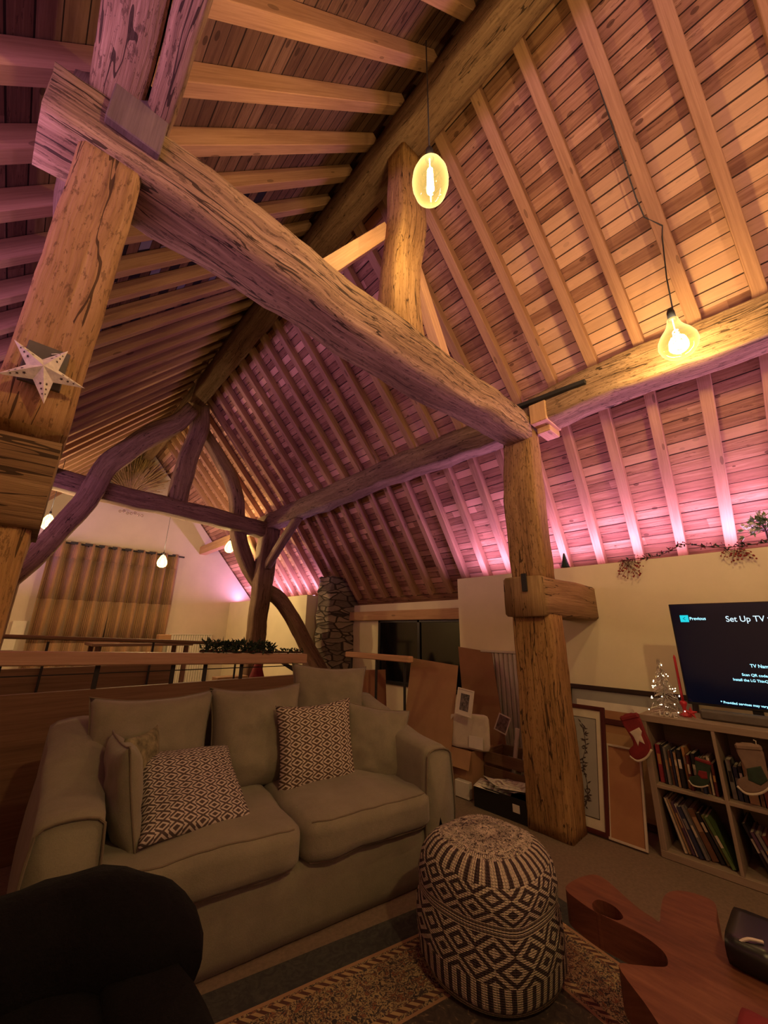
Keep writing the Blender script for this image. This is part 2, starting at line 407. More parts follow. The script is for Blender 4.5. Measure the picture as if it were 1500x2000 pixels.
def timber(name, pts, w, h, mat, up=(0, 0, 1), jit=0.012, parent=None, scale=None, c=0.018, step=0.07, curve=False, jf=3.0):
    g = G(); P = smooth_path(pts, step) if curve else resample(pts, step)
    sc_ = None
    if scale:
        tot = sum((b - a).length for a, b in zip(P[:-1], P[1:])); acc = 0; sc_ = []
        for i, p in enumerate(P):
            if i: acc += (p - P[i - 1]).length
            t = acc / tot * (len(scale) - 1); k = min(int(t), len(scale) - 2); sc_.append(lerp(scale[k], scale[k + 1], t - k))
    g.sweep(P, sect(w, h, c, 3 if jit > 0.004 else 1), up=V3(up), jit=jit, jf=jf, scale=sc_)
    return g.build(name, mat, parent, smooth=jit > 0.004)

# ------------------------------------------------------------------ materials
OAK = wood('old_oak', (0.11, 0.062, 0.036), (0.32, 0.195, 0.108), (0.56, 0.37, 0.215), crack=2.2, rot=0.55, bump=1.0)
OAKP = wood('post_oak', (0.17, 0.085, 0.032), (0.37, 0.21, 0.080), (0.52, 0.32, 0.14), crack=1.8, rot=0.5, bump=1.0, sx=8)
OAKD = wood('dark_oak', (0.10, 0.055, 0.035), (0.21, 0.125, 0.08), (0.33, 0.21, 0.14), crack=1.2, rot=0.3, bump=0.8)
PINE = wood('new_softwood', (0.46, 0.26, 0.13), (0.62, 0.37, 0.20), (0.74, 0.47, 0.27), rough=0.7, bump=0.15, sx=14, sy=0.8, knots=0.12)
RAFT = wood('rafter_softwood', (0.30, 0.15, 0.085), (0.42, 0.225, 0.13), (0.52, 0.295, 0.175), rough=0.75, bump=0.15, sx=12, sy=0.8, knots=0.10)
RAFTO = wood('old_rafter', (0.25, 0.13, 0.08), (0.37, 0.20, 0.12), (0.47, 0.27, 0.165), rough=0.8, bump=0.3, sx=12, sy=0.8, knots=0.12)
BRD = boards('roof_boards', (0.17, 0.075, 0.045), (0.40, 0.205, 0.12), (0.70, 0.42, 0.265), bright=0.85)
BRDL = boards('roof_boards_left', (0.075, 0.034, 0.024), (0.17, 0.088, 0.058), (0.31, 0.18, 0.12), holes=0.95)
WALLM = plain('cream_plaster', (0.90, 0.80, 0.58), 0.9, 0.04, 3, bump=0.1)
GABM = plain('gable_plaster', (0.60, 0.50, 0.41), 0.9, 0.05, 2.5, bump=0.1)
GREYW = plain('shaded_plaster', (0.42, 0.33, 0.28), 0.9, 0.06, 3, bump=0.1)
CARPET = plain('beige_carpet', (0.21, 0.15, 0.105), 1.0, 0.16, 60, bump=0.6)
PANEL = wood('panel_wood', (0.12, 0.065, 0.035), (0.18, 0.10, 0.055), (0.24, 0.14, 0.08), rough=0.6, bump=0.15, sx=7, sy=0.6)
DARKM = plain('black_metal', (0.02, 0.018, 0.018), 0.75, 0.1, 20, metal=0.0, bump=0.05)
BLACK = plain('black_plastic', (0.012, 0.012, 0.014), 0.35, 0.1, 20, bump=0)
SOFA = fabric('sofa_linen', (0.25, 0.228, 0.160))
SOFAP = fabric('sofa_piping', (0.19, 0.155, 0.105))
CARD = plain('cardboard', (0.42, 0.24, 0.12), 0.85, 0.08, 6, bump=0.1)
CARD2 = plain('cardboard_dark', (0.31, 0.155, 0.075), 0.85, 0.08, 5, bump=0.1)
PAPER = plain('white_paper', (0.72, 0.66, 0.58), 0.8, 0.06, 9, bump=0.05)
CREAM = plain('cream_cloth', (0.62, 0.55, 0.44), 0.9, 0.08, 12, bump=0.2)
RED = plain('red_felt', (0.20, 0.014, 0.018), 0.8, 0.15, 20, bump=0.2)
REDP = plain('red_wax', (0.50, 0.02, 0.03), 0.4, 0.1, 10, bump=0)
GREEN = plain('fir_green', (0.02, 0.04, 0.022), 0.8, 0.3, 30, bump=0.2)
MAROON = wood('maroon_frame', (0.05, 0.012, 0.012), (0.085, 0.02, 0.018), (0.12, 0.03, 0.025), rough=0.4, bump=0.05)
SHELFM = wood('grey_oak_laminate', (0.23, 0.17, 0.125), (0.31, 0.235, 0.175), (0.38, 0.29, 0.22), rough=0.6, bump=0.05, sx=10)
GLOWC = emit('screen_text', (0.35, 0.80, 1.0), 1.6)

# ------------------------------------------------------------------ roof geometry
AX, AZ, SL = 1.5, 5.38, 1.15            # ridge x, underside height of rafters, slope
RY0, RY1 = -4.5, 10.6
EX = 3.3                                # half width down to the eaves
def zr(x, up=0.0): return AZ - SL * abs(x - AX) + up
NRM = V3((SL, 0, 1)).normalized(); RD = 0.105   # rafter depth along the normal
def roof_plane(sgn, mat, name):
    g = G(); o = V3((sgn * NRM.x, 0, NRM.z))
    nx, ny = 12, 24; k = math.hypot(1, SL)
    for i in range(nx):
        for j in range(ny):
            E0 = -NRM.x * RD; xs = [lerp(E0, EX, i / nx), lerp(E0, EX, (i + 1) / nx)]; ys = [lerp(RY0, RY1, j / ny), lerp(RY0, RY1, (j + 1) / ny)]
            P = lambda x, y, d: V3((AX + sgn * x, y, AZ - SL * x)) + o * d
            g.quad(P(xs[0], ys[0], RD), P(xs[1], ys[0], RD), P(xs[1], ys[1], RD), P(xs[0], ys[1], RD),
                   uvs=[(xs[0] * k, ys[0]), (xs[1] * k, ys[0]), (xs[1] * k, ys[1]), (xs[0] * k, ys[1])])
    P = lambda x, y, d: V3((AX + sgn * x, y, AZ - SL * x)) + o * d
    g.quad(P(0, RY0, RD + .06), P(EX, RY0, RD + .06), P(EX, RY1, RD + .06), P(0, RY1, RD + .06))
    return struct(g.build(name, mat, loc=(AX, 0, 0)), 'boarded underside of the roof slope')
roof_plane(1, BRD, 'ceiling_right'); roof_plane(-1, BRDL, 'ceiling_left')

ORD = ['first', 'second', 'third', 'fourth', 'fifth', 'sixth', 'seventh', 'eighth', 'ninth', 'tenth', 'eleventh', 'twelfth',
       'thirteenth', 'fourteenth', 'fifteenth', 'sixteenth', 'seventeenth', 'eighteenth', 'nineteenth', 'twentieth',
       'twenty-first', 'twenty-second', 'twenty-third', 'twenty-fourth', 'twenty-fifth', 'twenty-sixth', 'twenty-seventh']
def rafter(y, sgn, k, skew, mat):
    g = G(); o = V3((sgn * NRM.x, 0, NRM.z)); D = RD / 2
    w = 0.078 + random.uniform(-.004, .006)
    pts = []
    for x, dy in ((0.02, skew[0]), (1.65, skew[1]), (EX - 0.22, skew[2])):
        pts.append(V3((AX + sgn * x, y + dy + random.uniform(-.008, .008), AZ - SL * x)) + o * D)
    g.sweep(resample(pts, 0.6), sect(w, RD - 0.004, 0.004, 1), up=o)
    ob = g.build('rafter', mat)
    side = 'right' if sgn > 0 else 'left'
    if k >= 0: lab = f'{ORD[k]} softwood rafter of the {side} slope beyond the near oak frame'
    else: lab = f'{ORD[-k - 1]} softwood rafter of the {side} slope in front of the near oak frame'
    tag(ob, lab, 'rafter', f'softwood rafters on the {side} roof slope')
for i in range(-4, 26):
    y = 0.148 + 0.350 * i
    if y > 10.0: break
    k = i - 4
    rafter(y, 1, k, (0.09, 0.0, 0.25) if y < 9.5 else (0, 0, .1), RAFT if y < 1.7 else RAFTO)
for i in range(-2, 28):
    y = 1.09 + 0.340 * i
    if y > 10.0: break
    k = i - 2
    rafter(y, -1, k, (0.0, 0.1 if y < 6 else 0.03, 0.25 if y < 6 else 0.08), RAFT if y < 2.2 else RAFTO)

# ridge beam, purlins
def obeam(name, pts, w, h, mat, label, cat='beam', **kw):
    return tag(timber(name, pts, w, h, mat, **kw), label, cat)
obeam('ridge_beam', [(1.5, -4.4, 5.08), (1.5, 1.5, 5.07), (1.5, 3.5, 5.09), (1.52, 6.9, 5.05)], 0.24, 0.27, OAKD,
      'long dark oak ridge beam running along the top of the roof', jit=0.016)
obeam('ridge_beam', [(1.5, 6.9, 5.05), (1.48, 10.3, 5.08)], 0.2, 0.22, OAKD,
      'far length of oak ridge beam beyond the second frame, meeting the end wall', jit=0.014)
obeam('purlin', [(3.17, -4.4, 3.26), (3.17, 0.0, 3.23), (3.16, 0.7, 3.26), (3.17, 1.38, 3.23)], 0.25, 0.30, OAK,
      'thick oak purlin on the right, nearest length, above the television wall', jit=0.018)
obeam('purlin', [(3.17, 1.38, 3.21), (3.15, 3.2, 3.24), (3.14, 5.0, 3.22), (3.14, 6.9, 3.18)], 0.23, 0.29, OAKD,
      'long oak purlin on the right between the two oak frames', jit=0.024)
obeam('purlin', [(3.14, 7.0, 3.16), (3.12, 10.3, 3.14)], 0.17, 0.2, PINE,
      'pale short purlin on the right running into the far end wall', jit=0.003)
pu = empty('purlin', (-.07, -1.5, 3.2), 'massive split oak purlin overhead at top left, ending over the left post', 'beam')
for nm, x, w in (('wide_half', -.125, .165), ('narrow_half', .012, .09)):
    o = timber(nm, [(x, -4.4, 3.32), (x, 0.6, 3.32), (x, 1.44, 3.31)], w, 0.27, OAK, jit=.008); o.parent = pu; o.location = o.location - V3(pu.location)
obeam('purlin', [(-0.14, 1.50, 3.28), (-0.15, 6.9, 3.26)], 0.24, 0.28, OAKD,
      'oak purlin on the left between the two oak frames, behind the left post', jit=0.018)
obeam('purlin', [(-0.15, 6.95, 3.22), (-0.15, 10.3, 3.2)], 0.2, 0.24, OAKD,
      'far left purlin above the curtained end wall', jit=0.014)
g = G(); g.box((0, 0, 0), (0.175, 0.035, 0.26), bev=0.004)
o = g.build('packing_board', wood('grey_board', (0.10, 0.065, 0.05), (0.16, 0.11, 0.09), (0.22, 0.155, 0.125), bump=0.3), loc=(0, 0, 0))
o.location = (-0.045, 1.335, 3.15); o.rotation_euler = (0.10, 0, 0)
tag(o, 'square grey weathered board nailed across the end of the top left purlin', 'board')

# near frame (y = 1.5)
obeam('tie_beam', [(-0.29, 1.5, 3.04), (0.3, 1.5, 3.06), (1.0, 1.5, 3.02), (1.8, 1.5, 3.02), (2.6, 1.5, 3.06), (3.05, 1.5, 3.06)], 0.26, 0.27, OAK,
      'rugged oak tie beam of the near frame crossing the room diagonally', jit=0.02, curve=True, scale=[0.95, 1.05, 1.05, 1.1, 1.0, 0.9])
obeam('king_post', [(1.49, 1.5, 3.12), (1.5, 1.5, 3.7), (1.57, 1.5, 4.2), (1.56, 1.5, 4.95)], 0.26, 0.2, OAKP,
      'curved pale oak king post standing on the near tie beam', cat='post', jit=0.014, up=(0, 1, 0), curve=True, scale=[1.1, 0.95, 1.0, 0.95])
obeam('strut', [(1.60, 1.56, 4.22), (2.16, 1.58, 3.16)], 0.10, 0.08, PINE,
      'slim new softwood strut on the right of the near king post', cat='strut', jit=0.0, up=(0, 1, 0), c=0.003)
obeam('strut', [(1.46, 1.62, 4.20), (0.78, 1.62, 3.14)], 0.10, 0.08, PINE,
      'slim new softwood strut on the left of the near king post', cat='strut', jit=0.0, up=(0, 1, 0), c=0.003)
OAKP2 = OAKP
# right post
t = empty('oak_post', (3.05, 1.5, 0), 'stout golden oak post right of centre with a beam stub and iron strap', 'post')
def part_timber(name, root, pts, w, h, mat, **kw):
    o = timber(name, pts, w, h, mat, **kw); o.parent = root; o.location = o.location - V3(root.location); return o
part_timber('lower_shaft', t, [(3.06, 1.515, 0.0), (3.06, 1.51, 0.8), (3.06, 1.51, 1.44)], 0.25, 0.32, OAKP, up=(0, 1, 0), jit=0.012, scale=[1.0, 1.0, 0.95])
part_timber('upper_shaft', t, [(3.06, 1.51, 1.70), (3.04, 1.51, 2.4), (3.10, 1.52, 3.06)], 0.20, 0.28, OAKP, up=(0, 1, 0), jit=0.012, scale=[1.0, 1.05, 0.95])
part_timber('beam_stub', t, [(2.90, 1.52, 1.575), (3.98, 1.52, 1.575)], 0.33, 0.30, wood('stub_oak', (0.20, 0.115, 0.055), (0.34, 0.21, 0.105), (0.46, 0.30, 0.16), crack=1.5, bump=0.8), jit=0.008)
g = G(); g.box((2.885, 1.50, 1.68), (0.012, 0.045, 0.14), bev=0.003)
o = g.build('iron_strap', DARKM, loc=(2.885, 1.5, 1.68)); o.parent = t; o.location = o.location - t.location
t2 = empty('oak_post', (-0.08, 1.5, 0), 'huge oak post at the left edge carrying the paper star', 'post')
part_timber('upper_shaft', t2, [(-0.085, 1.52, 1.84), (-0.08, 1.52, 2.4), (-0.085, 1.52, 2.96)], 0.185, 0.26, OAKP, up=(0, 1, 0), jit=0.010, scale=[0.97, 1.0, 1.04])
part_timber('lower_shaft', t2, [(-0.10, 1.52, 0.0), (-0.10, 1.52, 1.56)], 0.18, 0.26, OAKP, up=(0, 1, 0), jit=0.008)
part_timber('beam_stub', t2, [(0.005, 1.50, 1.675), (-1.0, 1.50, 1.675)], 0.28, 0.25, wood('stub_oak_dark', (0.11, 0.06, 0.03), (0.24, 0.145, 0.07), (0.36, 0.23, 0.12), crack=1.6, bump=0.9), jit=0.008)
g = G(); g.box((3.17, 1.30, 3.17), (0.30, 0.15, 0.19), bev=0.006); g.box((3.23, 1.31, 3.05), (0.20, 0.12, 0.06), bev=0.006)
tag(g.build('packing_block', PINE), 'pinkish sawn block wedged on top of the golden oak post', 'block')
g = G(); g.sweep(smooth_path([(3.02, 1.50, 3.30), (3.02, 1.25, 3.285), (3.02, 1.05, 3.275), (3.02, 0.88, 3.265)], 0.05), sect(0.05, 0.035, 0.004, 1), up=V3((0, 0, 1)))
tag(g.build('iron_strap', DARKM), 'dark forged iron strap bent along the top of the right purlin', 'strap')

# far frame (y = 6.5)
FY = 6.5
obeam('tie_beam', [(-0.3, FY, 3.20), (0.6, FY, 3.13), (1.5, FY, 3.10), (2.4, FY, 3.06), (3.15, FY, 3.0)], 0.24, 0.26, OAKD,
      'dark oak tie beam of the far frame', jit=0.018, curve=True)
obeam('king_post', [(1.52, FY, 3.2), (1.56, FY, 3.9), (1.66, FY, 4.5), (1.62, FY, 4.98)], 0.27, 0.22, OAKD,
      'slightly bent dark oak king post on the far tie beam', cat='post', jit=0.016, up=(0, 1, 0), curve=True)
obeam('oak_post', [(3.08, FY, 0.0), (3.08, FY, 1.5), (3.13, FY, 3.06)], 0.27, 0.24, OAKD,
      'dark oak post under the right end of the far tie beam', cat='post', jit=0.014, up=(0, 1, 0), scale=[0.95, 1.0, 1.15])
obeam('oak_post', [(-0.15, FY, 0.0), (-0.15, FY, 3.1)], 0.25, 0.24, OAKD,
      'dark oak post under the left end of the far tie beam', cat='post', jit=0.012, up=(0, 1, 0))
obeam('raking_brace', [(1.66, 6.66, 4.80), (2.045, 6.66, 4.307), (2.347, 6.66, 3.903), (2.527, 6.66, 3.459), (2.60, 6.66, 2.995), (2.771, 6.68, 2.562), (3.115, 6.70, 2.081), (3.42, 6.45, 1.82), (3.585, 6.2, 1.47), (3.72, 5.9, 1.04), (3.86, 5.5, 0.53), (3.9, 5.2, 0.02)],
      0.2, 0.2, OAKD, 'long crooked raking brace on the right of the far frame', cat='brace', jit=0.014, up=(0, 1, 0), curve=True, scale=[0.7, 1.0, 1.1, 1.1, 1.0, 0.9, .8])
obeam('raking_brace', [(1.464, 6.35, 4.782), (1.299, 6.35, 4.475), (0.952, 6.35, 4.096), (0.696, 6.35, 3.734), (0.50, 6.35, 3.404), (0.392, 6.35, 2.906), (0.206, 6.35, 2.494), (0.038, 6.35, 2.114), (-.2, 6.35, 1.7)],
      0.26, 0.2, OAKD, 'long curved raking brace on the left of the far frame', cat='brace', jit=0.014, up=(0, 1, 0), curve=True, scale=[0.9, 1.1, 1.1, 1.0, 0.9, .9])
obeam('knee_brace', [(3.1, FY - 0.10, 2.35), (3.12, FY - 0.55, 2.75), (3.14, FY - 1.0, 3.1)], 0.13, 0.13, OAKD,
      'forked knee brace from the far post up to the right purlin', cat='brace', jit=0.008)
obeam('knee_brace', [(3.1, FY + 0.10, 2.4), (3.12, FY + 0.55, 2.8), (3.14, FY + 0.9, 3.1)], 0.12, 0.12, OAKD,
      'knee brace from the far post toward the end wall purlin', cat='brace', jit=0.008)

# ------------------------------------------------------------------ room shell
WX, WT = 3.95, 1.93
GY = 10.0
def wallbox(name, x0, x1, y0, y1, z0, z1, mat, label=None):
    g = G(); g.box(((x0 + x1) / 2, (y0 + y1) / 2, (z0 + z1) / 2), (x1 - x0, y1 - y0, z1 - z0))
    return struct(g.build(name, mat), label)
wallbox('floor', -1.6, 5.0, -4.5, 3.45, -0.12, 0.0, CARPET)
wallbox('floor_far', -1.6, 5.0, 5.0, 10.6, -0.12, 0.0, CARPET)
wallbox('floor_side', 2.3, 5.0, 3.45, 5.0, -0.12, 0.0, CARPET)
wallbox('floor_stairwell', -1.6, 2.3, 3.45, 5.0, -1.3, -1.2, PANEL)
wallbox('wall_right', WX, 4.70, -4.5, 2.93, 0.0, WT, WALLM, 'low cream wall under the right roof slope')
wallbox('wall_right_far', WX, 4.70, 6.38, 10.6, 0.0, WT, WALLM, 'low cream wall beyond the stone pier')
wallbox('wall_recess', 4.66, 4.80, 2.9, 6.4, 0.0, 1.75, WALLM)
wallbox('wall_left', -1.7, -0.95, -4.5, 10.6, 0.0, WT, WALLM)
wallbox('wall_near', -1.8, 4.9, -4.6, -4.5, 0.0, 5.6, WALLM)
wallbox('wall_stairwell', -1.6, 2.35, 5.0, 5.06, -1.3, -0.12, PANEL)
wallbox('wall_stairside', 2.3, 2.36, 3.45, 5.0, -1.3, -0.12, PANEL)
g = G()
xs = [-1.8, 1.5, 4.8]
g.poly([(-1.8, GY, 0), (4.8, GY, 0), (4.8, GY, zr(4.8, .1)), (1.5, GY, zr(1.5, .1)), (-1.8, GY, zr(-1.8, .1))][::-1])
g.poly([(-1.8, GY + .1, 0), (4.8, GY + .1, 0), (4.8, GY + .1, zr(4.8, .1)), (1.5, GY + .1, zr(1.5, .1)), (-1.8, GY + .1, zr(-1.8, .1))])
for a, b in (((-1.8, 0), (4.8, 0)), ((4.8, 0), (4.8, zr(4.8, .1))), ((4.8, zr(4.8, .1)), (1.5, zr(1.5, .1))), ((1.5, zr(1.5, .1)), (-1.8, zr(-1.8, .1))), ((-1.8, zr(-1.8, .1)), (-1.8, 0))):
    g.quad((a[0], GY, a[1]), (b[0], GY, b[1]), (b[0], GY + .1, b[1]), (a[0], GY + .1, a[1]))
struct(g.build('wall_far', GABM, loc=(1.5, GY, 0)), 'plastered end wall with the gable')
# LED tape on the wall heads
for (x, y0, y1, nm) in ((4.16, -4.0, 2.92, 'television wall'), (4.16, 6.45, 10.0, 'far right wall'), (-1.16, -4.0, 10.0, 'left wall')):
    g = G(); g.box((x, (y0 + y1) / 2, 1.94), (0.014, y1 - y0, 0.008))
    tag(g.build('led_tape', emit('led_glow', (1.0, 0.45, 0.75), 3.0)), f'pink LED tape lying on top of the {nm}', 'LED tape')
# stone pier, lintel, window
m, nt, b, out = new_mat('rubble_stone')
u_, v_, _ = SEP(nt, UVN(nt))
vec = COMB(nt, MA(nt, 'MULTIPLY', u_, 3.0), MA(nt, 'MULTIPLY', v_, 11.0), 0.0)
vc = N(nt, 'ShaderNodeTexVoronoi', feature='DISTANCE_TO_EDGE', ins={'Vector': vec, 'Scale': 1.0}).outputs[0]
vcol = N(nt, 'ShaderNodeTexVoronoi', ins={'Vector': vec, 'Scale': 1.0}).outputs[1]
cn = SEP(nt, vcol)[0]
t_ = MA(nt, 'ADD', MA(nt, 'MULTIPLY', cn, 0.5), MA(nt, 'MULTIPLY', NOISE(nt, vec, 5, 4), 0.5))
nt.links.new(MIX(nt, MA(nt, 'LESS_THAN', vc, 0.06), RAMP(nt, t_, [(0.25, (0.17, 0.135, 0.11)), (0.75, (0.42, 0.34, 0.27))]), (0.06, 0.045, 0.035)), b.inputs['Base Color'])
b.inputs['Roughness'].default_value = 0.95
BUMP(nt, MA(nt, 'MINIMUM', vc, 0.25), b, 1.0, 0.05)
STONE = m
g = G(); P = resample([(4.42, 6.05, 0.0), (4.42, 6.05, 2.25)], 0.07)
g.sweep(P, sect(0.66, 0.40, 0.02, 6), up=V3((0, 1, 0)), jit=0.035, jf=5.0)
tag(g.build('stone_pier', STONE, smooth=True), 'rough grey rubble stone pier rising to the roof beside the recess', 'pier')
g = G()
g.box((4.62, 4.4, 1.55), (0.14, 3.0, 0.15), bev=0.006)
tag(g.build('lintel', PINE), 'sawn timber lintel above the dark recess window', 'lintel')
m, nt, b, out = new_mat('night_glass')
b.inputs['Base Color'].default_value = (0.004, 0.005, 0.008, 1); b.inputs['Roughness'].default_value = 0.08
NG = m
w1 = empty('window_1', (4.64, 4.2, 0.5), None, None); w1['kind'] = 'structure'
g = G()
for y in (3.3, 4.2, 5.1): g.box((4.64, y, 1.0), (0.05, 0.05, 0.96), bev=0.004)
for z in (0.52, 1.46): g.box((4.64, 4.2, z), (0.05, 1.85, 0.05), bev=0.004)
o = part(g, 'window_frame', BLACK, w1)
g = G(); g.box((4.65, 4.2, 1.0), (0.02, 1.8, 0.92))
o = part(g, 'pane', NG, w1)

# ------------------------------------------------------------------ far end: curtain, radiator, table
CURT = fabric('curtain_cloth', (0.34, 0.19, 0.10), 120, 0.1)
c0 = empty('curtain', (1.4, GY - .12, 0), 'pair of wide brown eyelet curtains on the far end wall', 'curtain')
def curtain_panel(x0, x1, folds):
    g = G(); n = folds * 12; zs = [0.25, 1.0, 1.8, 2.6, 2.93]
    pr_ = None
    for i in range(n + 1):
        t = i / n; x = lerp(x0, x1, t)
        row = []
        for z in zs:
            amp = 0.10 * (1.0 if z > 2.5 else 0.9)
            y = GY - 0.14 + amp * math.sin(t * folds * 2 * PI + 0.3 * math.sin(t * 9)) + 0.01 * math.sin(z * 3 + t * 30)
            row.append(V3((x + 0.01 * math.sin(z * 2 + i), y, z)))
        if pr_:
            for k in range(len(zs) - 1):
                g.quad(pr_[k], row[k], row[k + 1], pr_[k + 1])
        pr_ = row
    o = part(g, 'curtain_panel', CURT, c0, smooth=True)
    md = o.modifiers.new('thick', 'SOLIDIFY'); md.thickness = 0.004
curtain_panel(0.26, 1.42, 5); curtain_panel(1.43, 2.56, 5)
g = G(); g.tube([(0.15, GY - .14, 2.90), (2.68, GY - .14, 2.90)], 0.018)
o = part(g, 'curtain_pole', DARKM, c0)
for k in range(10):
    g = G(); x = 0.37 + k * 0.232
    g.lathe([(0.026, -.004), (0.042, -.004), (0.042, .004), (0.026, .004), (0.026, -.004)], 14, m=Matrix.Translation((x, GY - .14, 2.90)) @ Matrix.Rotation(PI / 2, 4, 'Y'))
    g.box((x, GY - .225, 2.90), (0.13, 0.012, 0.05), bev=.005)
    o = part(g, 'eyelet', DARKM, c0)
RADM = plain('radiator_enamel', (0.66, 0.60, 0.52), 0.5, 0.04, 5, bump=0)
def radiator(loc, w, h, n, rz, label):
    r = empty('radiator', loc, label, 'radiator', rz=rz)
    g = G()
    for k in range(n): g.box((-w / 2 + (k + .5) * w / n, 0.0, h / 2 + .1), (w / n * .9, 0.05, h), bev=0.012)
    g.build('fins', RADM, r, loc=(0, 0, 0))
    g = G(); g.box((0, 0.0, h + .105), (w, 0.07, 0.02), bev=0.004); g.build('top_grille', RADM, r, loc=(0, 0, 0))
    g = G(); g.box((0, 0.0, .12), (w, 0.05, 0.03), bev=.006); g.build('bottom_rail', RADM, r, loc=(0, 0, 0))
    g = G(); g.tube([(-w / 2 + .03, 0, .12), (-w / 2 + .03, 0, 0)], .01, 6); g.tube([(w / 2 - .03, 0, .12), (w / 2 - .03, 0, 0)], .01, 6)
    g.build('pipe', RADM, r, loc=(0, 0, 0))
    return r
radiator((3.12, GY - .07, 0), 0.95, 1.06, 18, 0, 'white radiator on the far end wall right of the curtains')
radiator((WX - .055, 2.22, 0), 0.75, 1.0, 14, PI / 2, 'tall grey ribbed radiator on the cream wall behind the golden post')
DT = wood('dining_wood', (0.07, 0.03, 0.025), (0.11, 0.05, 0.04), (0.15, 0.075, 0.055), rough=0.5, bump=0.1)
t = empty('dining_table', (1.75, 8.2, 0), 'dark wooden dining table at the far end in front of the curtains', 'table')
g = G(); g.box((0, 0, 1.03), (1.5, 0.9, 0.05), bev=0.008); g.build('table_top', DT, t, loc=(0, 0, 0))
for sx in (-1, 1):
    for sy in (-1, 1):
        g = G(); g.box((sx * .66, sy * .36, 0.5), (0.07, 0.07, 1.0), bev=0.006); g.build('leg', DT, t, loc=(0, 0, 0))
for (x, y, w, h, lab) in ((1.62, 7.95, 0.42, 0.06, 'low brown box lying on the far dining table'), (2.08, 8.1, 0.2, 0.13, 'small square brown box on the far dining table')):
    g = G(); g.box((x, y, 1.055 + h / 2), (w, 0.2, h), bev=.006); tag(g.build('box', CARD2), lab, 'box')
# dried grass bunch on the gable
g = G(); random.seed(3)
DRY = plain('dried_grass', (0.30, 0.19, 0.09), 0.9, 0.3, 20, bump=0.2)
for k in range(420):
    a = random.gauss(0, 0.42); L = random.uniform(0.5, 1.0); b0 = V3((1.34 + random.uniform(-.03, .03), GY - .1 - random.uniform(0, .05), 4.05))
    d = V3((math.sin(a), random.uniform(-.3, -.02), math.cos(a)))
    g.tube([b0, b0 + d * L * .6, b0 + d * L + V3((a * .12, -.02, -.05 * abs(a)))], 0.006, 3, scale=[0.8, 1.2, 1.8], caps=False)
tag(g.build('dried_grass_bunch', DRY), 'fan of dried pampas grass fixed high in the gable', 'dried flowers')
g = G()
for k in range(7): g.sphere((1.22 + 0.07 * k, GY - .25, 3.70 + .02 * math.sin(k * 2)), 0.035, 8)
tag(g.build('glass_bauble_cluster', bulb_glass('clear_glass', (0.9, 0.9, 0.9), 0.5), smooth=True), 'small cluster of glass baubles just under the far tie beam', 'bauble')

# ------------------------------------------------------------------ stair guards and panel behind the sofa
g = G(); g.box((0.55, 3.42, 0.45), (3.1, 0.05, 0.90), bev=.004)
tag(g.build('timber_screen', PANEL), 'plain brown timber panel behind the sofa enclosing the stairwell', 'panel')
r = empty('stair_rail', (0.55, 3.44, 0.9), 'long timber handrail behind the sofa with black balusters', 'handrail')
g = G(); g.sweep(resample([(-1.5, 3.40, 1.16), (2.12, 3.40, 1.04)], .5), sect(0.10, 0.085, .008, 1)); o = part(g, 'handrail', wood('handrail_wood', (0.36, 0.21, 0.13), (0.46, 0.28, 0.18), (0.55, 0.35, 0.23), rough=.5, bump=.1), r)
for k, x in enumerate((-0.6, 0.0, 0.5, 0.98, 1.22, 1.52, 2.04)):
    zt = lerp(1.16, 1.04, (x + 1.5) / 3.62) - .04
    g = G(); g.box((x, 3.42, (0.9 + zt) / 2), (0.03, 0.012, zt - 0.9), bev=.002)
    o = part(g, 'baluster', DARKM, r)
g = G(); g.tube([(-1.5, 3.42, 1.02), (2.05, 3.42, 0.98)], .004, 6)
o = part(g, 'wire', DARKM, r)
r = empty('stair_rail', (1.0, 5.03, 0), 'thin dark stair rail on the far side of the stairwell', 'handrail')
g = G(); g.tube([(-0.9, 5.03, 1.24), (2.25, 5.03, 1.12)], .02, 8); o = part(g, 'handrail', PANEL, r)
for x in (-.5, .3, 1.2, 2.15):
    g = G(); g.tube([(x, 5.03, 0.0), (x, 5.03, 1.16)], .012, 6); o = part(g, 'baluster', DARKM, r)
r = empty('stair_rail', (3.05, 3.35, 0), 'short timber handrail running back beside the plywood sheets', 'handrail')
g = G(); g.box((3.03, 3.38, 1.03), (0.07, 1.05, 0.06), bev=.008); o = part(g, 'handrail', PINE, r)
for y in (2.95, 3.38, 3.82):
    g = G(); g.tube([(3.03, y, 0.0), (3.03, y, 1.0)], .014, 6); o = part(g, 'baluster', DARKM, r)
r = empty('stair_banister', (2.6, 4.5, 0), 'dark sloping banister going down into the stairwell', 'banister')
g = G(); g.tube([(2.35, 5.0, 1.12), (2.75, 4.2, 0.72)], .022, 8); o = part(g, 'handrail', DARKM, r)
g = G(); g.box((2.75, 4.2, 0.36), (0.04, 0.04, 0.72), bev=.003); o = part(g, 'newel', DARKM, r)

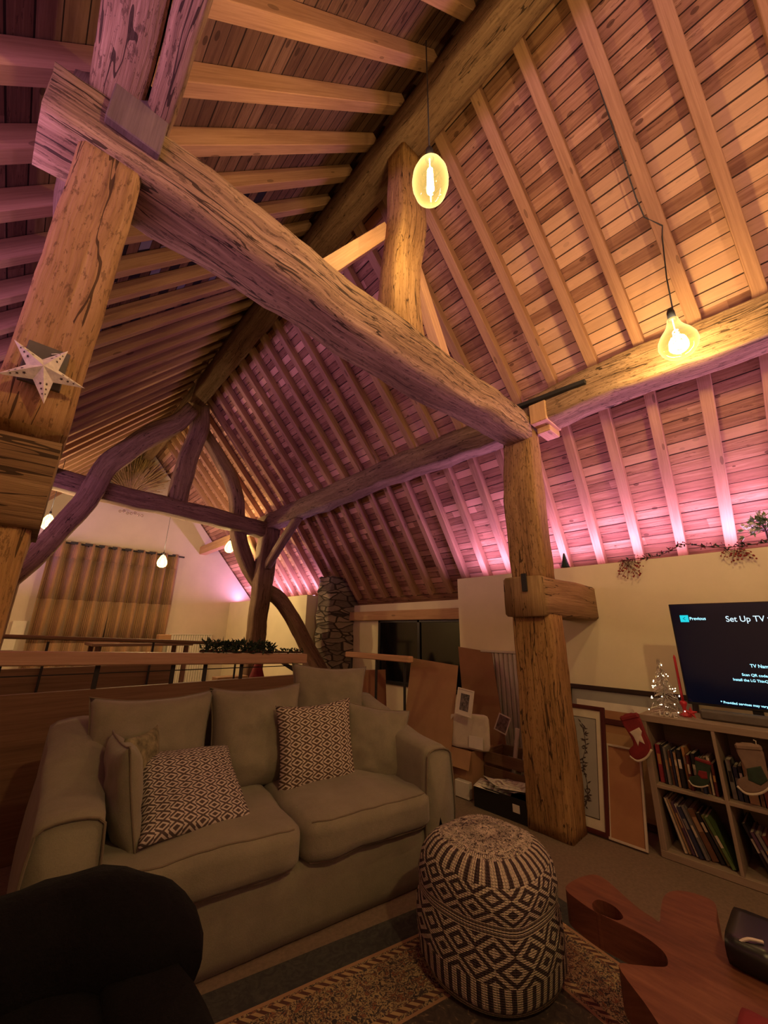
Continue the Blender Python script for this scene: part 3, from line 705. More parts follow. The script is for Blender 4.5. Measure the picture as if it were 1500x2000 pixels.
# ------------------------------------------------------------------ sofa
SA = math.radians(-9.0)
SU = V3((math.cos(SA), math.sin(SA), 0)); SV = V3((-math.sin(SA), math.cos(SA), 0))
SO = V3((0.20, 1.97, 0)); SW = 1.93
def sp(u, v, z): return SO + SU * u + SV * v + V3((0, 0, z))
sofa = empty('sofa', sp(SW / 2, .45, 0), 'two-seat sofa in a loose grey-green linen cover', 'sofa')
ST = Matrix.Translation(SO) @ Matrix.Rotation(SA, 4, 'Z')
def soft_box(g, c, size, pu=0.03, n=(10, 8, 5), e=5.0, jit=0.006, T=ST, seed=0, crown=0.0):
    """plump upholstered block: superellipsoid-ish box with a little crown and creasing"""
    hx, hy, hz = (q / 2 for q in size); c = V3(c); cache = {}; n0 = len(g.v)
    def pt(x, y, z):
        key = (round(x, 4), round(y, 4), round(z, 4))
        if key in cache: return cache[key]
        k = (abs(x) ** e + abs(y) ** e + abs(z) ** e) ** (-1 / e)
        p = V3((x * k * hx, y * k * hy, z * k * hz))
        if crown and z > 0: p.z += crown * (1 - (x * k) ** 2) * (1 - (y * k) ** 2)
        q = T @ (c + p)
        nv = noise.noise_vector(q * 5.0 + V3((seed, 0, 0))) + noise.noise_vector(q * 14.0 + V3((0, seed, 0))) * .4
        cache[key] = len(g.v); g.v.append(tuple(q + nv * jit)); return cache[key]
    nx, ny, nz = n
    def face(fn, a, b):
        for i in range(a):
            for j in range(b):
                q = [(i, j), (i + 1, j), (i + 1, j + 1), (i, j + 1)]
                g.f.append(tuple(pt(*fn(-1 + 2 * p[0] / a, -1 + 2 * p[1] / b)) for p in q)); g.mi.append(0)
                g.uv.append([(p[0] / a, p[1] / b) for p in q])
    face(lambda a, b: (a, b, 1), nx, ny); face(lambda a, b: (b, a, -1), ny, nx)
    face(lambda a, b: (a, -1, b), nx, nz); face(lambda a, b: (b, 1, a), nz, nx)
    face(lambda a, b: (1, a, b), ny, nz); face(lambda a, b: (-1, b, a), nz, ny)
    return lambda x, y, z: V3(g.v[pt(x, y, z)])
# base with skirt
g = G(); soft_box(g, (SW / 2, .45, .145), (SW - .10, .90, .29), e=14, jit=.004, n=(20, 10, 5))
part(g, 'base', SOFA, sofa, True)
def arm(u0, u1, name):
    g = G(); n = 16; w = u1 - u0; k = 18
    rows = []
    for i in range(n + 1):
        v = lerp(-0.005, .90, i / n)
        h = .655 + .02 * math.sin(v * 3) + (.17 * max(0, (v - .25) / .65) ** 1.2)
        if i == 0: h -= .012
        row = []
        for j in range(k + 1):
            t = j / k
            if t < .3: x, z = 0.0, lerp(0.0, h - .07, t / .3)
            elif t < .7:
                a = (t - .3) / .4; x = w * (.5 - .5 * math.cos(a * PI)); z = h - .07 + .07 * (math.sin(a * PI)) ** .42
            else: x, z = w, lerp(h - .07, 0.0, (t - .7) / .3)
            bul = .012 * math.sin(min(1, z / .6) * PI)
            x += -bul if t < .5 else bul
            if u0 < .1: x -= .09 * (v / .9) * (1 - .8 * x / w) if x < w else 0
            q = sp(u0 + x, v, z); q += noise.noise_vector(q * 4) * .008
            row.append(q)
        rows.append(row)
    for a, b2 in zip(rows[:-1], rows[1:]):
        for j in range(k): g.quad(a[j], a[j + 1], b2[j + 1], b2[j])
    for row, rev in ((rows[0], 1), (rows[-1], 0)):
        ce = sum(row, V3((0, 0, 0))) / len(row); ce.z = .3
        for j in range(k):
            g.poly([ce, row[j + 1], row[j]] if rev else [ce, row[j], row[j + 1]])
    o = part(g, name, SOFA, sofa, True)
    md = o.modifiers.new('weld', 'WELD'); md.merge_threshold = .0005
    g = G(); g.tube([q + SV * -.004 for q in rows[0][1:-1]], .005, 6)
    part(g, 'piping', SOFAP, sofa, parent=o)
arm(.01, .215, 'arm'); arm(SW - .19, SW, 'arm')
g = G(); soft_box(g, (SW / 2, .86, .42), (SW - .3, .16, .84), e=8, jit=.004, n=(16, 4, 10)); part(g, 'backrest', SOFA, sofa, True)
for u0, u1, sd in ((.18, 1.0, 1), (.995, SW - .175, 5)):
    g = G(); ed = soft_box(g, ((u0 + u1) / 2, .335, .365), (u1 - u0, .78, .17), e=9, jit=.014, n=(18, 18, 6), crown=.035, seed=sd)
    o = part(g, 'seat_cushion', SOFA, sofa, True)
    for zz in (1, -1):
        g = G(); g.tube([ed(-1 + 2 * i / 18, -1, zz) for i in range(19)], .0045, 6); part(g, 'piping', SOFAP, sofa, parent=o)

def pillow(name, M4, w, h, t, mat, label, cat='cushion', pipe=None, seed=0, parent=None, wr=.014, pinch=.10, sag=0.0, N_=22, corner=None, rim=None):
    """pillow in the x-y plane of M4, x in +-w/2, y in +-h/2, bulging along z"""
    g = G()
    def P(a, b2, s):
        ea = 1 - abs(a) ** 2.6; eb = 1 - abs(b2) ** 2.6
        z = s * t / 2 * (max(0, ea) ** .45) * (max(0, eb) ** .45)
        px = a * w / 2 * (1 - pinch * (1 - b2 * b2) * abs(a) ** 2); py_ = b2 * h / 2 * (1 - pinch * (1 - a * a) * abs(b2) ** 2)
        if corner and a > 0.2 and b2 > 0.2:
            f = ((a - .2) * (b2 - .2)) / .64; z += corner * f
        py_ -= sag * (1 - a * a) * max(0, b2)
        q = V3((px, py_, z)); k = (1 - max(abs(a), abs(b2)) ** 6)
        nv = noise.noise_vector(q * 6 + V3((seed, s * 3, 0))) + noise.noise_vector(q * 15 + V3((0, seed, s))) * .45
        q += V3((nv.x * .3, nv.y * .3, nv.z)) * wr * (k + .15)
        return M4 @ q
    idx = {}
    for s in (1, -1):
        for i in range(N_ + 1):
            for j in range(N_ + 1):
                a, b2 = -1 + 2 * i / N_, -1 + 2 * j / N_
                edge = i in (0, N_) or j in (0, N_)
                if edge and s == -1: idx[(i, j, s)] = idx[(i, j, 1)]; continue
                idx[(i, j, s)] = len(g.v); g.v.append(tuple(P(a, b2, s)))
        for i in range(N_):
            for j in range(N_):
                q = [(i, j), (i + 1, j), (i + 1, j + 1), (i, j + 1)]
                ids = [idx[(*p, s)] for p in q]; uv = [(p[0] / N_, p[1] / N_) for p in q]
                if s < 0: ids = ids[::-1]; uv = uv[::-1]
                g.f.append(tuple(ids)); g.uv.append(uv); g.mi.append(0)
    ring = [(i, 0) for i in range(N_)] + [(N_, j) for j in range(N_)] + [(i, N_) for i in range(N_, 0, -1)] + [(0, j) for j in range(N_, 0, -1)]
    rp = [V3(g.v[idx[(*p, 1)]]) for p in ring]
    if parent is not None: o = part(g, name, mat, parent, True)
    else:
        o = g.build(name, mat, smooth=True, loc=M4.to_translation()); tag(o, label, cat)
    if pipe:
        g = G(); g.tube(rp + [rp[0]], .0045, 6, caps=False)
        if parent is not None: part(g, 'piping', pipe, parent, parent=o)
        else:
            p2 = g.build('piping', pipe, smooth=True, loc=(0, 0, 0)); p2.parent = o; p2.location = -o.location
    return o
Z = V3((0, 0, 1))
def stand(u, v, z, lean, yaw=0.0, roll=0.0):
    """upright cushion frame: x across, y up (leaning back), z toward the room"""
    x = (Matrix.Rotation(yaw, 3, 'Z') @ SU); up = (Z * math.cos(lean) + (Matrix.Rotation(yaw, 3, 'Z') @ SV) * math.sin(lean))
    m = frame(sp(u, v, z), x, y=up)
    return m @ Matrix.Rotation(roll, 4, 'Z')
pillow('back_cushion', stand(.38, .66, .665, .24), .62, .58, .26, SOFA, None, pipe=SOFAP, seed=2, parent=sofa, wr=.034, pinch=.12)
pillow('back_cushion', stand(.95, .66, .675, .24), .58, .58, .26, SOFA, None, pipe=SOFAP, seed=7, parent=sofa, wr=.034, pinch=.12)
pillow('back_cushion', stand(1.50, .80, .81, .28, yaw=-.18, roll=-.07), .58, .50, .20, SOFA, None, pipe=SOFAP, seed=11, parent=sofa, wr=.03, pinch=.13)
HEX = diamonds('woven_hexagons', (0.11, 0.075, 0.055), (0.62, 0.55, 0.45), 8, 11, 2.0)
HEX2 = diamonds('woven_hexagons_grey', (0.10, 0.075, 0.07), (0.58, 0.51, 0.45), 9, 12, 2.0)
pillow('patterned_cushion', stand(1.26, .45, .63, .28, yaw=-.06, roll=.03), .50, .49, .17, HEX, 'upright brown and cream woven geometric cushion against the sofa back', seed=4)
pillow('plain_cushion', stand(1.66, .44, .60, .30, yaw=-.38, roll=-.16), .46, .44, .22, SOFA, 'small plain grey-green cushion slumped in the right corner of the sofa', pipe=SOFAP, seed=9, wr=.03)
m4 = frame((.80, 2.20, .575), (.40, .0, -.03), y=(-.05, .42, .23))
pillow('patterned_cushion', m4, .49, .50, .12, HEX2, 'grey and cream zigzag cushion lying flat on the left seat', seed=14)
m4 = frame(sp(.27, .30, .62), SV * .94 + SU * -.12 + Z * -.04, y=Z * .93 - SU * .20)
pillow('plain_cushion', m4, .44, .42, .13, SOFA, 'plain grey-green cushion standing against the left sofa arm', pipe=SOFAP, seed=21, wr=.02)
LEAF = plain('leaf_print', (0.20, 0.18, 0.10), 0.9, 0.6, 26, bump=.2)
m4 = frame(sp(.33, .42, .66), SV * .75 + SU * .5, y=Z * .93 - SU * .05 + SV * .1)
pillow('leaf_print_cushion', m4, .27, .32, .10, LEAF, 'leaf-print cushion peeking out behind the left arm cushion', seed=24)

# ------------------------------------------------------------------ pouf
m, nt, b, out = new_mat('woven_rope')
u, v, _ = SEP(nt, UVN(nt))            # u 0..1 around, v height in metres
vn = MA(nt, 'DIVIDE', v, 0.43)
def lattice(cu, vlo, vhi, rows, ring):
    a = MA(nt, 'MULTIPLY', u, cu); c = MA(nt, 'MULTIPLY', MA(nt, 'DIVIDE', MA(nt, 'SUBTRACT', vn, vlo), vhi - vlo), rows)
    du = MA(nt, 'ABSOLUTE', MA(nt, 'SUBTRACT', MA(nt, 'FRACT', a), 0.5)); dv = MA(nt, 'ABSOLUTE', MA(nt, 'SUBTRACT', MA(nt, 'FRACT', c), 0.5))
    d = MA(nt, 'ADD', du, dv)
    return MA(nt, 'GREATER_THAN', MA(nt, 'FRACT', MA(nt, 'MULTIPLY', d, ring)), 0.5)
def zone(lo, hi): return MA(nt, 'MULTIPLY', MA(nt, 'GREATER_THAN', vn, lo), MA(nt, 'LESS_THAN', vn, hi))
bars = MA(nt, 'GREATER_THAN', MA(nt, 'FRACT', MA(nt, 'MULTIPLY', u, 38.0)), 0.45)
bars2 = MA(nt, 'GREATER_THAN', MA(nt, 'FRACT', MA(nt, 'MULTIPLY', u, 46.0)), 0.45)
lines = MA(nt, 'GREATER_THAN', MA(nt, 'FRACT', MA(nt, 'MULTIPLY', vn, 42.0)), 0.35)
l1 = lattice(13, .26, .56, 1.5, 3.0); l2 = lattice(13, .64, .90, 1.5, 3.0)
onz = MA(nt, 'ADD', MA(nt, 'MULTIPLY', l1, zone(.26, .56)), MA(nt, 'MULTIPLY', l2, zone(.64, .88)))
onz = MA(nt, 'ADD', onz, MA(nt, 'MULTIPLY', lines, MA(nt, 'ADD', zone(.56, .64), zone(-.1, .08))))
onz = MA(nt, 'ADD', onz, MA(nt, 'MULTIPLY', bars2, zone(.08, .26)))
onz = MA(nt, 'ADD', onz, MA(nt, 'MULTIPLY', bars, zone(.88, 1.0)))
tc = N(nt, 'ShaderNodeTexCoord').outputs['Object']
topn = NOISE(nt, tc, 55, 4, 0.8, 1.5)
top = MA(nt, 'GREATER_THAN', vn, 1.0)
topon = MA(nt, 'GREATER_THAN', topn, 0.47)
onz = MA(nt, 'ADD', onz, MA(nt, 'MULTIPLY', top, topon))
rope = MA(nt, 'MULTIPLY', MA(nt, 'ABSOLUTE', MA(nt, 'SINE', MA(nt, 'MULTIPLY', vn, 200.0))), MA(nt, 'ABSOLUTE', MA(nt, 'SINE', MA(nt, 'MULTIPLY', u, 420.0))))
fn = NOISE(nt, tc, 130, 3, .8)
tt = MA(nt, 'ADD', MA(nt, 'MULTIPLY', onz, 0.75), MA(nt, 'MULTIPLY', fn, 0.45))
nt.links.new(RAMP(nt, tt, [(0.36, (0.075, 0.05, 0.05)), (0.56, (0.30, 0.24, 0.19)), (0.72, (0.66, 0.57, 0.45))]), b.inputs['Base Color'])
b.inputs['Roughness'].default_value = .95
BUMP(nt, MA(nt, 'ADD', MA(nt, 'MULTIPLY', rope, .7), MA(nt, 'MULTIPLY', fn, .6)), b, 0.9, 0.012)
g = G(); R0 = .272; H0 = .43; k = 72
prof = [(0.001, 0.0), (.20, 0.0), (R0 - .01, .012), (R0 + .008, .05), (R0 + .015, .12), (R0 + .013, .2), (R0 + .004, .235), (R0 + .004, .27), (R0 + .008, .31), (R0 - .002, .36), (R0 - .025, .395), (R0 - .055, .42), (R0 - .09, .435), (.11, .447), (.05, .452), (.001, .453)]
rows = []
for (r, z) in prof:
    row = []
    for j in range(k):
        a = 2 * PI * j / k; sq = 1 + .035 * math.cos(4 * (a - .35)) * (1 if z > .02 else .4)
        rr = r * sq * (1 + .02 * math.sin(3 * a + z * 9)); q = V3((rr * math.cos(a), rr * math.sin(a), z))
        q += noise.noise_vector(q * 7) * .008 * (1 if z > .02 else 0); row.append(q)
    rows.append(row)
for i in range(len(rows) - 1):
    for j in range(k):
        j2 = (j + 1) % k; zz = (prof[i][1], prof[i + 1][1])
        g.quad(rows[i][j], rows[i][j2], rows[i + 1][j2], rows[i + 1][j], uvs=[(j / k, zz[0]), ((j + 1) / k, zz[0]), ((j + 1) / k, zz[1]), (j / k, zz[1])])
o = g.build('pouf', m, smooth=True, loc=(0, 0, 0)); o.location = (1.735, 1.195, 0.012); o.rotation_euler = (0.0, 0.0, .4)
md = o.modifiers.new('w', 'WELD'); md.merge_threshold = .0004
tag(o, 'chunky woven rope pouf with black and cream diamonds in front of the sofa', 'pouf')

# ------------------------------------------------------------------ rug
RA = math.radians(-12.5)
m, nt, b, out = new_mat('persian_rug')
u, v, _ = SEP(nt, UVN(nt))      # metres from the two visible edges
d = MA(nt, 'MINIMUM', u, v)
vec = COMB(nt, MA(nt, 'MULTIPLY', u, 1.0), MA(nt, 'MULTIPLY', v, 1.0))
n1 = NOISE(nt, vec, 24, 4, .6, 2.4); n2 = NOISE(nt, vec, 21, 3, .6, 2.0)
vor = N(nt, 'ShaderNodeTexVoronoi', feature='DISTANCE_TO_EDGE', ins={'Vector': vec, 'Scale': 24.0}).outputs[0]
border = RAMP(nt, n1, [(0.40, (0.045, 0.04, 0.045)), (0.44, (0.36, 0.27, 0.14)), (0.52, (0.42, 0.32, 0.18)), (0.54, (0.06, 0.05, 0.05)), (0.60, (0.26, 0.12, 0.07))])
border = MIX(nt, MA(nt, 'GREATER_THAN', NOISE(nt, vec, 55, 2, .5, 2.5), 0.56), border, (0.07, 0.055, 0.06))
field = RAMP(nt, n2, [(0.35, (0.055, 0.045, 0.045)), (0.60, (0.085, 0.065, 0.055)), (0.68, (0.22, 0.16, 0.10))])
outer = RAMP(nt, n2, [(0.4, (0.05, 0.05, 0.052)), (0.75, (0.085, 0.085, 0.075))])
dash = MA(nt, 'GREATER_THAN', MA(nt, 'FRACT', MA(nt, 'MULTIPLY', MA(nt, 'ADD', u, v), 26.0)), .5)
line = MIX(nt, dash, (0.42, 0.30, 0.16), (0.10, 0.05, 0.045))
def between(lo, hi): return MA(nt, 'MULTIPLY', MA(nt, 'GREATER_THAN', d, lo), MA(nt, 'LESS_THAN', d, hi))
c = MIX(nt, between(.14, .45), field, border)
c = MIX(nt, MA(nt, 'LESS_THAN', d, .14), c, outer)
c = MIX(nt, MA(nt, 'ADD', between(.165, .19), between(.40, .425)), c, line)
c = MIX(nt, MA(nt, 'ADD', between(.14, .155), between(.44, .452)), c, (0.36, 0.22, 0.13))
nt.links.new(c, b.inputs['Base Color']); b.inputs['Roughness'].default_value = 1.0; b.inputs['Specular IOR Level'].default_value = .1
BUMP(nt, NOISE(nt, vec, 300, 2), b, .4, .004)
cx = V3((2.41, 1.47, 0)); ux = V3((-math.cos(RA), -math.sin(RA), 0)); vy = V3((math.sin(RA), -math.cos(RA), 0))
g = G(); nx, ny = 24, 16; W, H = 2.6, 1.9
for i in range(nx):
    for j in range(ny):
        q = [(W * a / nx, H * c2 / ny) for a, c2 in ((i, j), (i, j + 1), (i + 1, j + 1), (i + 1, j))]
        g.quad(*[cx + ux * a + vy * c2 + Z * (.010 + .002 * noise.noise(V3((a * 3, c2 * 3, 0)))) for a, c2 in q], uvs=q)
for (p, q) in (((0, 0), (W, 0)), ((0, H), (0, 0))):
    A = cx + ux * p[0] + vy * p[1]; B = cx + ux * q[0] + vy * q[1]
    g.quad(B, A, A + Z * .010, B + Z * .010)
rug = g.build('rug', m, loc=(1.5, 0.9, 0)); tag(rug, 'oriental rug with a floral gold border under the pouf', 'rug')

# ------------------------------------------------------------------ root table
RW = wood('red_root_wood', (0.10, 0.035, 0.02), (0.17, 0.062, 0.033), (0.24, 0.10, 0.052), rough=.55, bump=.15, sx=5, sy=2)
rt = empty('root_coffee_table', (1.75, 0.5, 0), 'low reddish root-wood coffee table with an irregular outline and a hole', 'coffee table')
outl = [(1.797, 0.87), (1.90, .85), (1.95, .80), (1.858, 0.657), (1.833, 0.596), (1.827, 0.575), (1.884, 0.585), (1.991, 0.6), (2.062, 0.585), (2.103, 0.537), (2.098, 0.468), (1.976, 0.444), (1.884, 0.419), (1.895, 0.38), (1.93, .30), (1.88, .24), (1.80, .22), (1.70, .12), (1.50, .10), (1.35, .25), (1.36, .42), (1.44, .52), (1.52, .606), (1.56, .575), (1.60, .53), (1.63, .51), (1.675, .525), (1.70, .56), (1.715, .61), (1.715, .68), (1.715, .745), (1.73, .80), (1.755, .855)]
hole = [(1.751, 0.763), (1.794, 0.755), (1.796, 0.705), (1.761, 0.666), (1.726, 0.674), (1.717, 0.712), (1.715, 0.741)]
def poly_slab(g, outer_, hole_, z0, z1):
    import bmesh
    bm = bmesh.new()
    def loop(pts): 
        vs = [bm.verts.new((x, y, z1)) for x, y in pts]; return [bm.edges.new((vs[i], vs[(i + 1) % len(vs)])) for i in range(len(vs))]
    e = loop(outer_)
    if hole_: e += loop(hole_)
    r_ = bmesh.ops.triangle_fill(bm, use_beauty=True, use_dissolve=False, edges=e)
    ex = bmesh.ops.extrude_face_region(bm, geom=bm.faces[:])
    for v_ in ex['geom']:
        if isinstance(v_, bmesh.types.BMVert): v_.co.z = z0
    bmesh.ops.recalc_face_normals(bm, faces=bm.faces[:])
    n0 = len(g.v); bm.verts.index_update()
    g.v += [tuple(v_.co) for v_ in bm.verts]
    for f in bm.faces:
        g.f.append(tuple(n0 + v_.index for v_ in f.verts)); g.mi.append(0); g.uv.append([(v_.co.x + v_.co.z, v_.co.y + v_.co.z * .3) for v_ in f.verts])
    bm.free()
def smooth_loop(pts, k=4):
    n = len(pts); out = []
    for i in range(n):
        p0, p1, p2, p3 = (V3((*pts[(i + q) % n], 0)) for q in (-1, 0, 1, 2))
        for s in range(k):
            t = s / k; q = 0.5 * ((2 * p1) + (p2 - p0) * t + (2 * p0 - 5 * p1 + 4 * p2 - p3) * t * t + (3 * p1 - p0 - 3 * p2 + p3) * t ** 3); out.append((q.x, q.y))
    return out
g = G(); poly_slab(g, smooth_loop(outl), smooth_loop(hole), .27, .37)
o = part(g, 'top', RW, rt)
md = o.modifiers.new('bev', 'BEVEL'); md.width = .014; md.segments = 3; md.limit_method = 'ANGLE'; md.angle_limit = .9
g = G()
g.sweep(smooth_path([(1.72, .40, .29), (1.73, .38, .15), (1.70, .36, 0.015)], .04), sect(.30, .34, .08, 3), up=V3((0, 1, 0)), jit=.02)
part(g, 'root_base', RW, rt, True)
g = G(); soft_box(g, (1.86, .33, .41), (.22, .12, .07), e=10, jit=0, n=(6, 4, 3), T=Matrix.Identity(4))
rb = g.build('black_case', BLACK, smooth=True); rb.rotation_euler = (0, 0, 0); tag(rb, 'glossy black case on the right edge of the root coffee table', 'case')
g = G(); g.tube(smooth_path([(1.80, .30, .45), (1.78, .33, .452), (1.77, .35, .44)], .01), .004, 6)
o = g.build('strap', PAPER, loc=(0, 0, 0)); o.parent = rb; o.location = -rb.location
g = G(); soft_box(g, (1.52, .30, .385), (.12, .08, .03), e=6, jit=0, n=(5, 4, 2), T=Matrix.Identity(4))
tag(g.build('red_coaster', RED, smooth=True), 'small red felt item at the bottom edge of the root table', 'coaster')

# ------------------------------------------------------------------ black armchair in the foreground
BF = fabric('black_fleece', (0.0035, 0.003, 0.004), 90, .5, .8)
BF.node_tree.nodes['Principled BSDF'].inputs['Sheen Weight'].default_value = 0.0
bc = empty('black_armchair', (0.0, .8, 0), 'armchair under a black fleece throw in the left foreground', 'armchair')
g = G(); I4 = Matrix.Identity(4)
soft_box(g, (-.08, .86, .32), (.84, .86, .60), e=7, jit=.012, n=(12, 12, 10), T=I4)
part(g, 'seat', BF, bc, True)
def roll(pts, r, nm, sc_=None):
    P_ = smooth_path(pts, .04); g = G(); g.sweep(P_, [(math.cos(2 * PI * j / 16) * r, math.sin(2 * PI * j / 16) * r * 1.1) for j in range(16)], up=Z, jit=.012, jf=6, scale=None if not sc_ else [sc_[min(int(i / (len(P_) - 1) * (len(sc_) - 1)), len(sc_) - 2)] * (1 - (i / (len(P_) - 1) * (len(sc_) - 1)) % 1 if i < len(P_) - 1 else 0) + sc_[min(int(i / (len(P_) - 1) * (len(sc_) - 1)), len(sc_) - 2) + 1] * ((i / (len(P_) - 1) * (len(sc_) - 1)) % 1 if i < len(P_) - 1 else 1) for i in range(len(P_))])
    part(g, nm, BF, bc, True)
roll([(-.62, 1.24, .54), (-.3, 1.28, .575), (-.05, 1.30, .595), (.22, 1.29, .61), (.335, 1.22, .615), (.38, 1.16, .61), (.40, 1.10, .60), (.405, 1.07, .595)], .125, 'backrest', [1, 1, 1, 1, 1, 1, .97, .80, .45])
g = G(); soft_box(g, (.35, .84, .32), (.20, .76, .62), e=5, jit=.012, n=(5, 10, 10), T=I4); part(g, 'arm', BF, bc, True)
g = G(); soft_box(g, (-.42, .80, .34), (.17, .62, .64), e=5, jit=.012, n=(5, 10, 10), T=I4); part(g, 'arm', BF, bc, True)

# ------------------------------------------------------------------ paper star
g = G(); cs = V3((0, 0, 0)); RO, RI = .098, .036
sm = [0, 0]
stars = []
for k in range(5):
    a = PI / 2 + k * 2 * PI / 5 - .40
    tip = V3((math.cos(a) * RO, math.sin(a) * RO, .0)); ctr = V3((0, 0, .034)); bk = V3((0, 0, -.03))
    for s in (-1, 1):
        b_ = a + s * PI / 5; inn = V3((math.cos(b_) * RI, math.sin(b_) * RI, 0))
        f = [ctr, tip, inn] if s > 0 else [ctr, inn, tip]
        g.poly(f, uvs=[(0, 0), (1, 0), (.4, .5)]); g.poly([bk] + f[1:][::-1], uvs=[(0, 0), (1, 0), (.4, .5)])
    stars.append((a, tip, ctr))
STARM = plain('star_paper', (0.85, 0.78, 0.64), .8, .18, 60, bump=.3)
star = g.build('paper_star', STARM, loc=(0, 0, 0)); tag(star, 'white five-pointed paper star with small star cut-outs on the left post', 'star')
star.location = (-.083, 1.335, 1.985); star.rotation_euler = (PI / 2, 0, .0)
DK = plain('cutout_dark', (0.06, 0.04, 0.03), .9, .1, 10, bump=0)
for a, tip, ctr in stars:
    for s in (-1, 1):
        b_ = a + s * PI / 5; inn = V3((math.cos(b_) * RI, math.sin(b_) * RI, 0))
        for q, (t1, t2) in enumerate(((.35, .30), (.52, .22), (.68, .14))):
            c_ = ctr * (1 - t1 - t2) + tip * t1 + inn * t2; nn = (tip - ctr).cross(inn - ctr).normalized()
            if nn.z < 0: nn = -nn
            F = frame(c_ + nn * .0006, (tip - ctr), z=nn); g = G(); r_ = .0048 - .0008 * q
            g.poly([F @ V3((math.cos(PI * j / 5) * (r_ if j % 2 == 0 else r_ * .45), math.sin(PI * j / 5) * (r_ if j % 2 == 0 else r_ * .45), 0)) for j in range(10)])
            o = g.build('cutout', DK, loc=(0, 0, 0)); o.parent = star
g = G(); g.tube(smooth_path([(-.078, 1.36, 2.06), (-.06, 1.36, 2.07), (-.068, 1.345, 2.035), (-.074, 1.335, 2.01)], .01), .0016, 5)
o = g.build('hanging_wire', PAPER, loc=(0, 0, 0)); star_inv = (Matrix.Translation(star.location) @ Matrix.Rotation(PI / 2, 4, 'X')).inverted()
o.parent = star; o.matrix_parent_inverse = star_inv
g = G(); g.box((-.085, 1.372, 2.02), (.095, .012, .13), bev=.002)
tag(g.build('backing_plate', plain('slate_grey', (0.10, 0.085, 0.06), .6, .2, 14)), 'small dark plate on the left post behind the paper star', 'plate')

# ------------------------------------------------------------------ pendant bulbs
GL1 = bulb_glass('amber_glass', (1.0, 0.86, 0.55), .25, em=2.6); SOCK = plain('socket_black', (0.02, 0.02, 0.02), .45, .1, 20, bump=0)
FIL = emit('filament', (1.0, 0.80, 0.35), 80.0)
GLF = bulb_glass('amber_glass_far', (1.0, 0.9, 0.6), .2, em=14.0)
FILF = emit('filament_far', (1.0, 0.72, 0.30), 60.0)
def pendant(name, loc, prof, ztop, label, watt, gm, fm, spiral, cordpts=None, rad=.04, sock=1.0):
    r = empty(name, loc, label, 'pendant lamp', 'filament bulb pendants')
    L = V3(loc); T = Matrix.Translation(L)
    g = G(); g.lathe(prof, 32, m=T); part(g, 'bulb_glass', gm, r, True)
    h = prof[-1][1]
    g = G(); g.lathe([(.001, h + .085 * sock), (.014 * sock, h + .083 * sock), (.022 * sock, h + .06 * sock), (.024 * sock, h - .005), (.001, h - .005)], 18, m=T); part(g, 'socket', SOCK, r, True)
    g = G()
    if spiral:
        z0, z1, rr, tn = spiral; n = int(tn * 14)
        g.tube([L + V3((rr * math.cos(2 * PI * tn * i / n) * (1 - .3 * i / n), rr * math.sin(2 * PI * tn * i / n) * (1 - .3 * i / n), lerp(z0, z1, i / n))) for i in range(n + 1)], .0032, 5)
        g.tube([L + V3((0, 0, h)), L + V3((0, 0, z1))], .003, 5)
    else: g.tube([L + V3((0, 0, h * .8)), L + V3((0.004, 0, h * .25))], .006, 5)
    part(g, 'filament', fm, r, True)
    g = G(); g.tube(cordpts or [L + V3((0, 0, h + .08 * sock)), V3((L.x, L.y, ztop))], .0042, 6); part(g, 'cord', SOCK, r, True)
    l = bpy.data.lights.new(name + '_glow', 'POINT'); l.energy = watt; l.color = WARM; l.shadow_soft_size = rad
    o = bpy.data.objects.new(name + '_glow', l); COL.objects.link(o); o.location = L + V3((0, 0, h * .45)); o.parent = r; o.location = V3((0, 0, h * .45))
    return r
oval = [(.001, 0), (.03, .004), (.06, .022), (.083, .055), (.097, .105), (.1, .14), (.094, .19), (.075, .24), (.05, .275), (.033, .295), (.026, .325)]
pear = [(.001, 0), (.04, .004), (.075, .022), (.098, .055), (.108, .09), (.104, .125), (.085, .165), (.058, .205), (.042, .235), (.034, .262), (.03, .285)]
small = [(.001, 0), (.035, .005), (.065, .028), (.08, .07), (.073, .12), (.047, .175), (.028, .21)]
pendant('pendant_bulb', (1.18, .945, 3.525), oval, 4.96, 'big oval amber filament bulb hanging below the ridge', BULB_W * .7, GL1, FIL, (.06, .235, .018, 9), rad=.05)
pc = [V3((2.749, .22, 2.985 + .36)), V3((2.749, .21, 3.6)), V3((2.749, .179, 3.935)), V3((2.71, .16, 3.99)), V3((2.64, .235, 4.08))] + [V3((AX + q, .245 , AZ - SL * q + .01)) for q in (1.05, .8, .5, .2)]
pendant('pendant_bulb', (2.749, .235, 2.985), pear, 3.9, 'pear-shaped amber filament bulb hanging from a right rafter beside the purlin', BULB_W, GL1, FIL, (.05, .2, .02, 7), cordpts=pc, rad=.05)
pendant('pendant_bulb', (0.75, -1.15, 3.0), oval, 4.5, 'oval filament bulb hanging behind the viewpoint', BULB_W * 3.1, GL1, FIL, (.06, .235, .018, 9), rad=.05)
for (x, y, z, zt, lab, w) in ((.085, 7.2, 2.62, 3.7, 'small glowing filament bulb near the left brace of the far frame', FAR_W),
                         (2.70, 7.2, 2.66, 4.0, 'small glowing filament bulb beside the right raking brace', FAR_W),
                         (1.72, 7.6, 2.31, 5.0, 'small glowing filament bulb in front of the curtain edge', FAR_W)):
    pendant('pendant_bulb', (x, y, z), small, zt, lab, w, GLF, FILF, None, rad=.03, sock=.7)

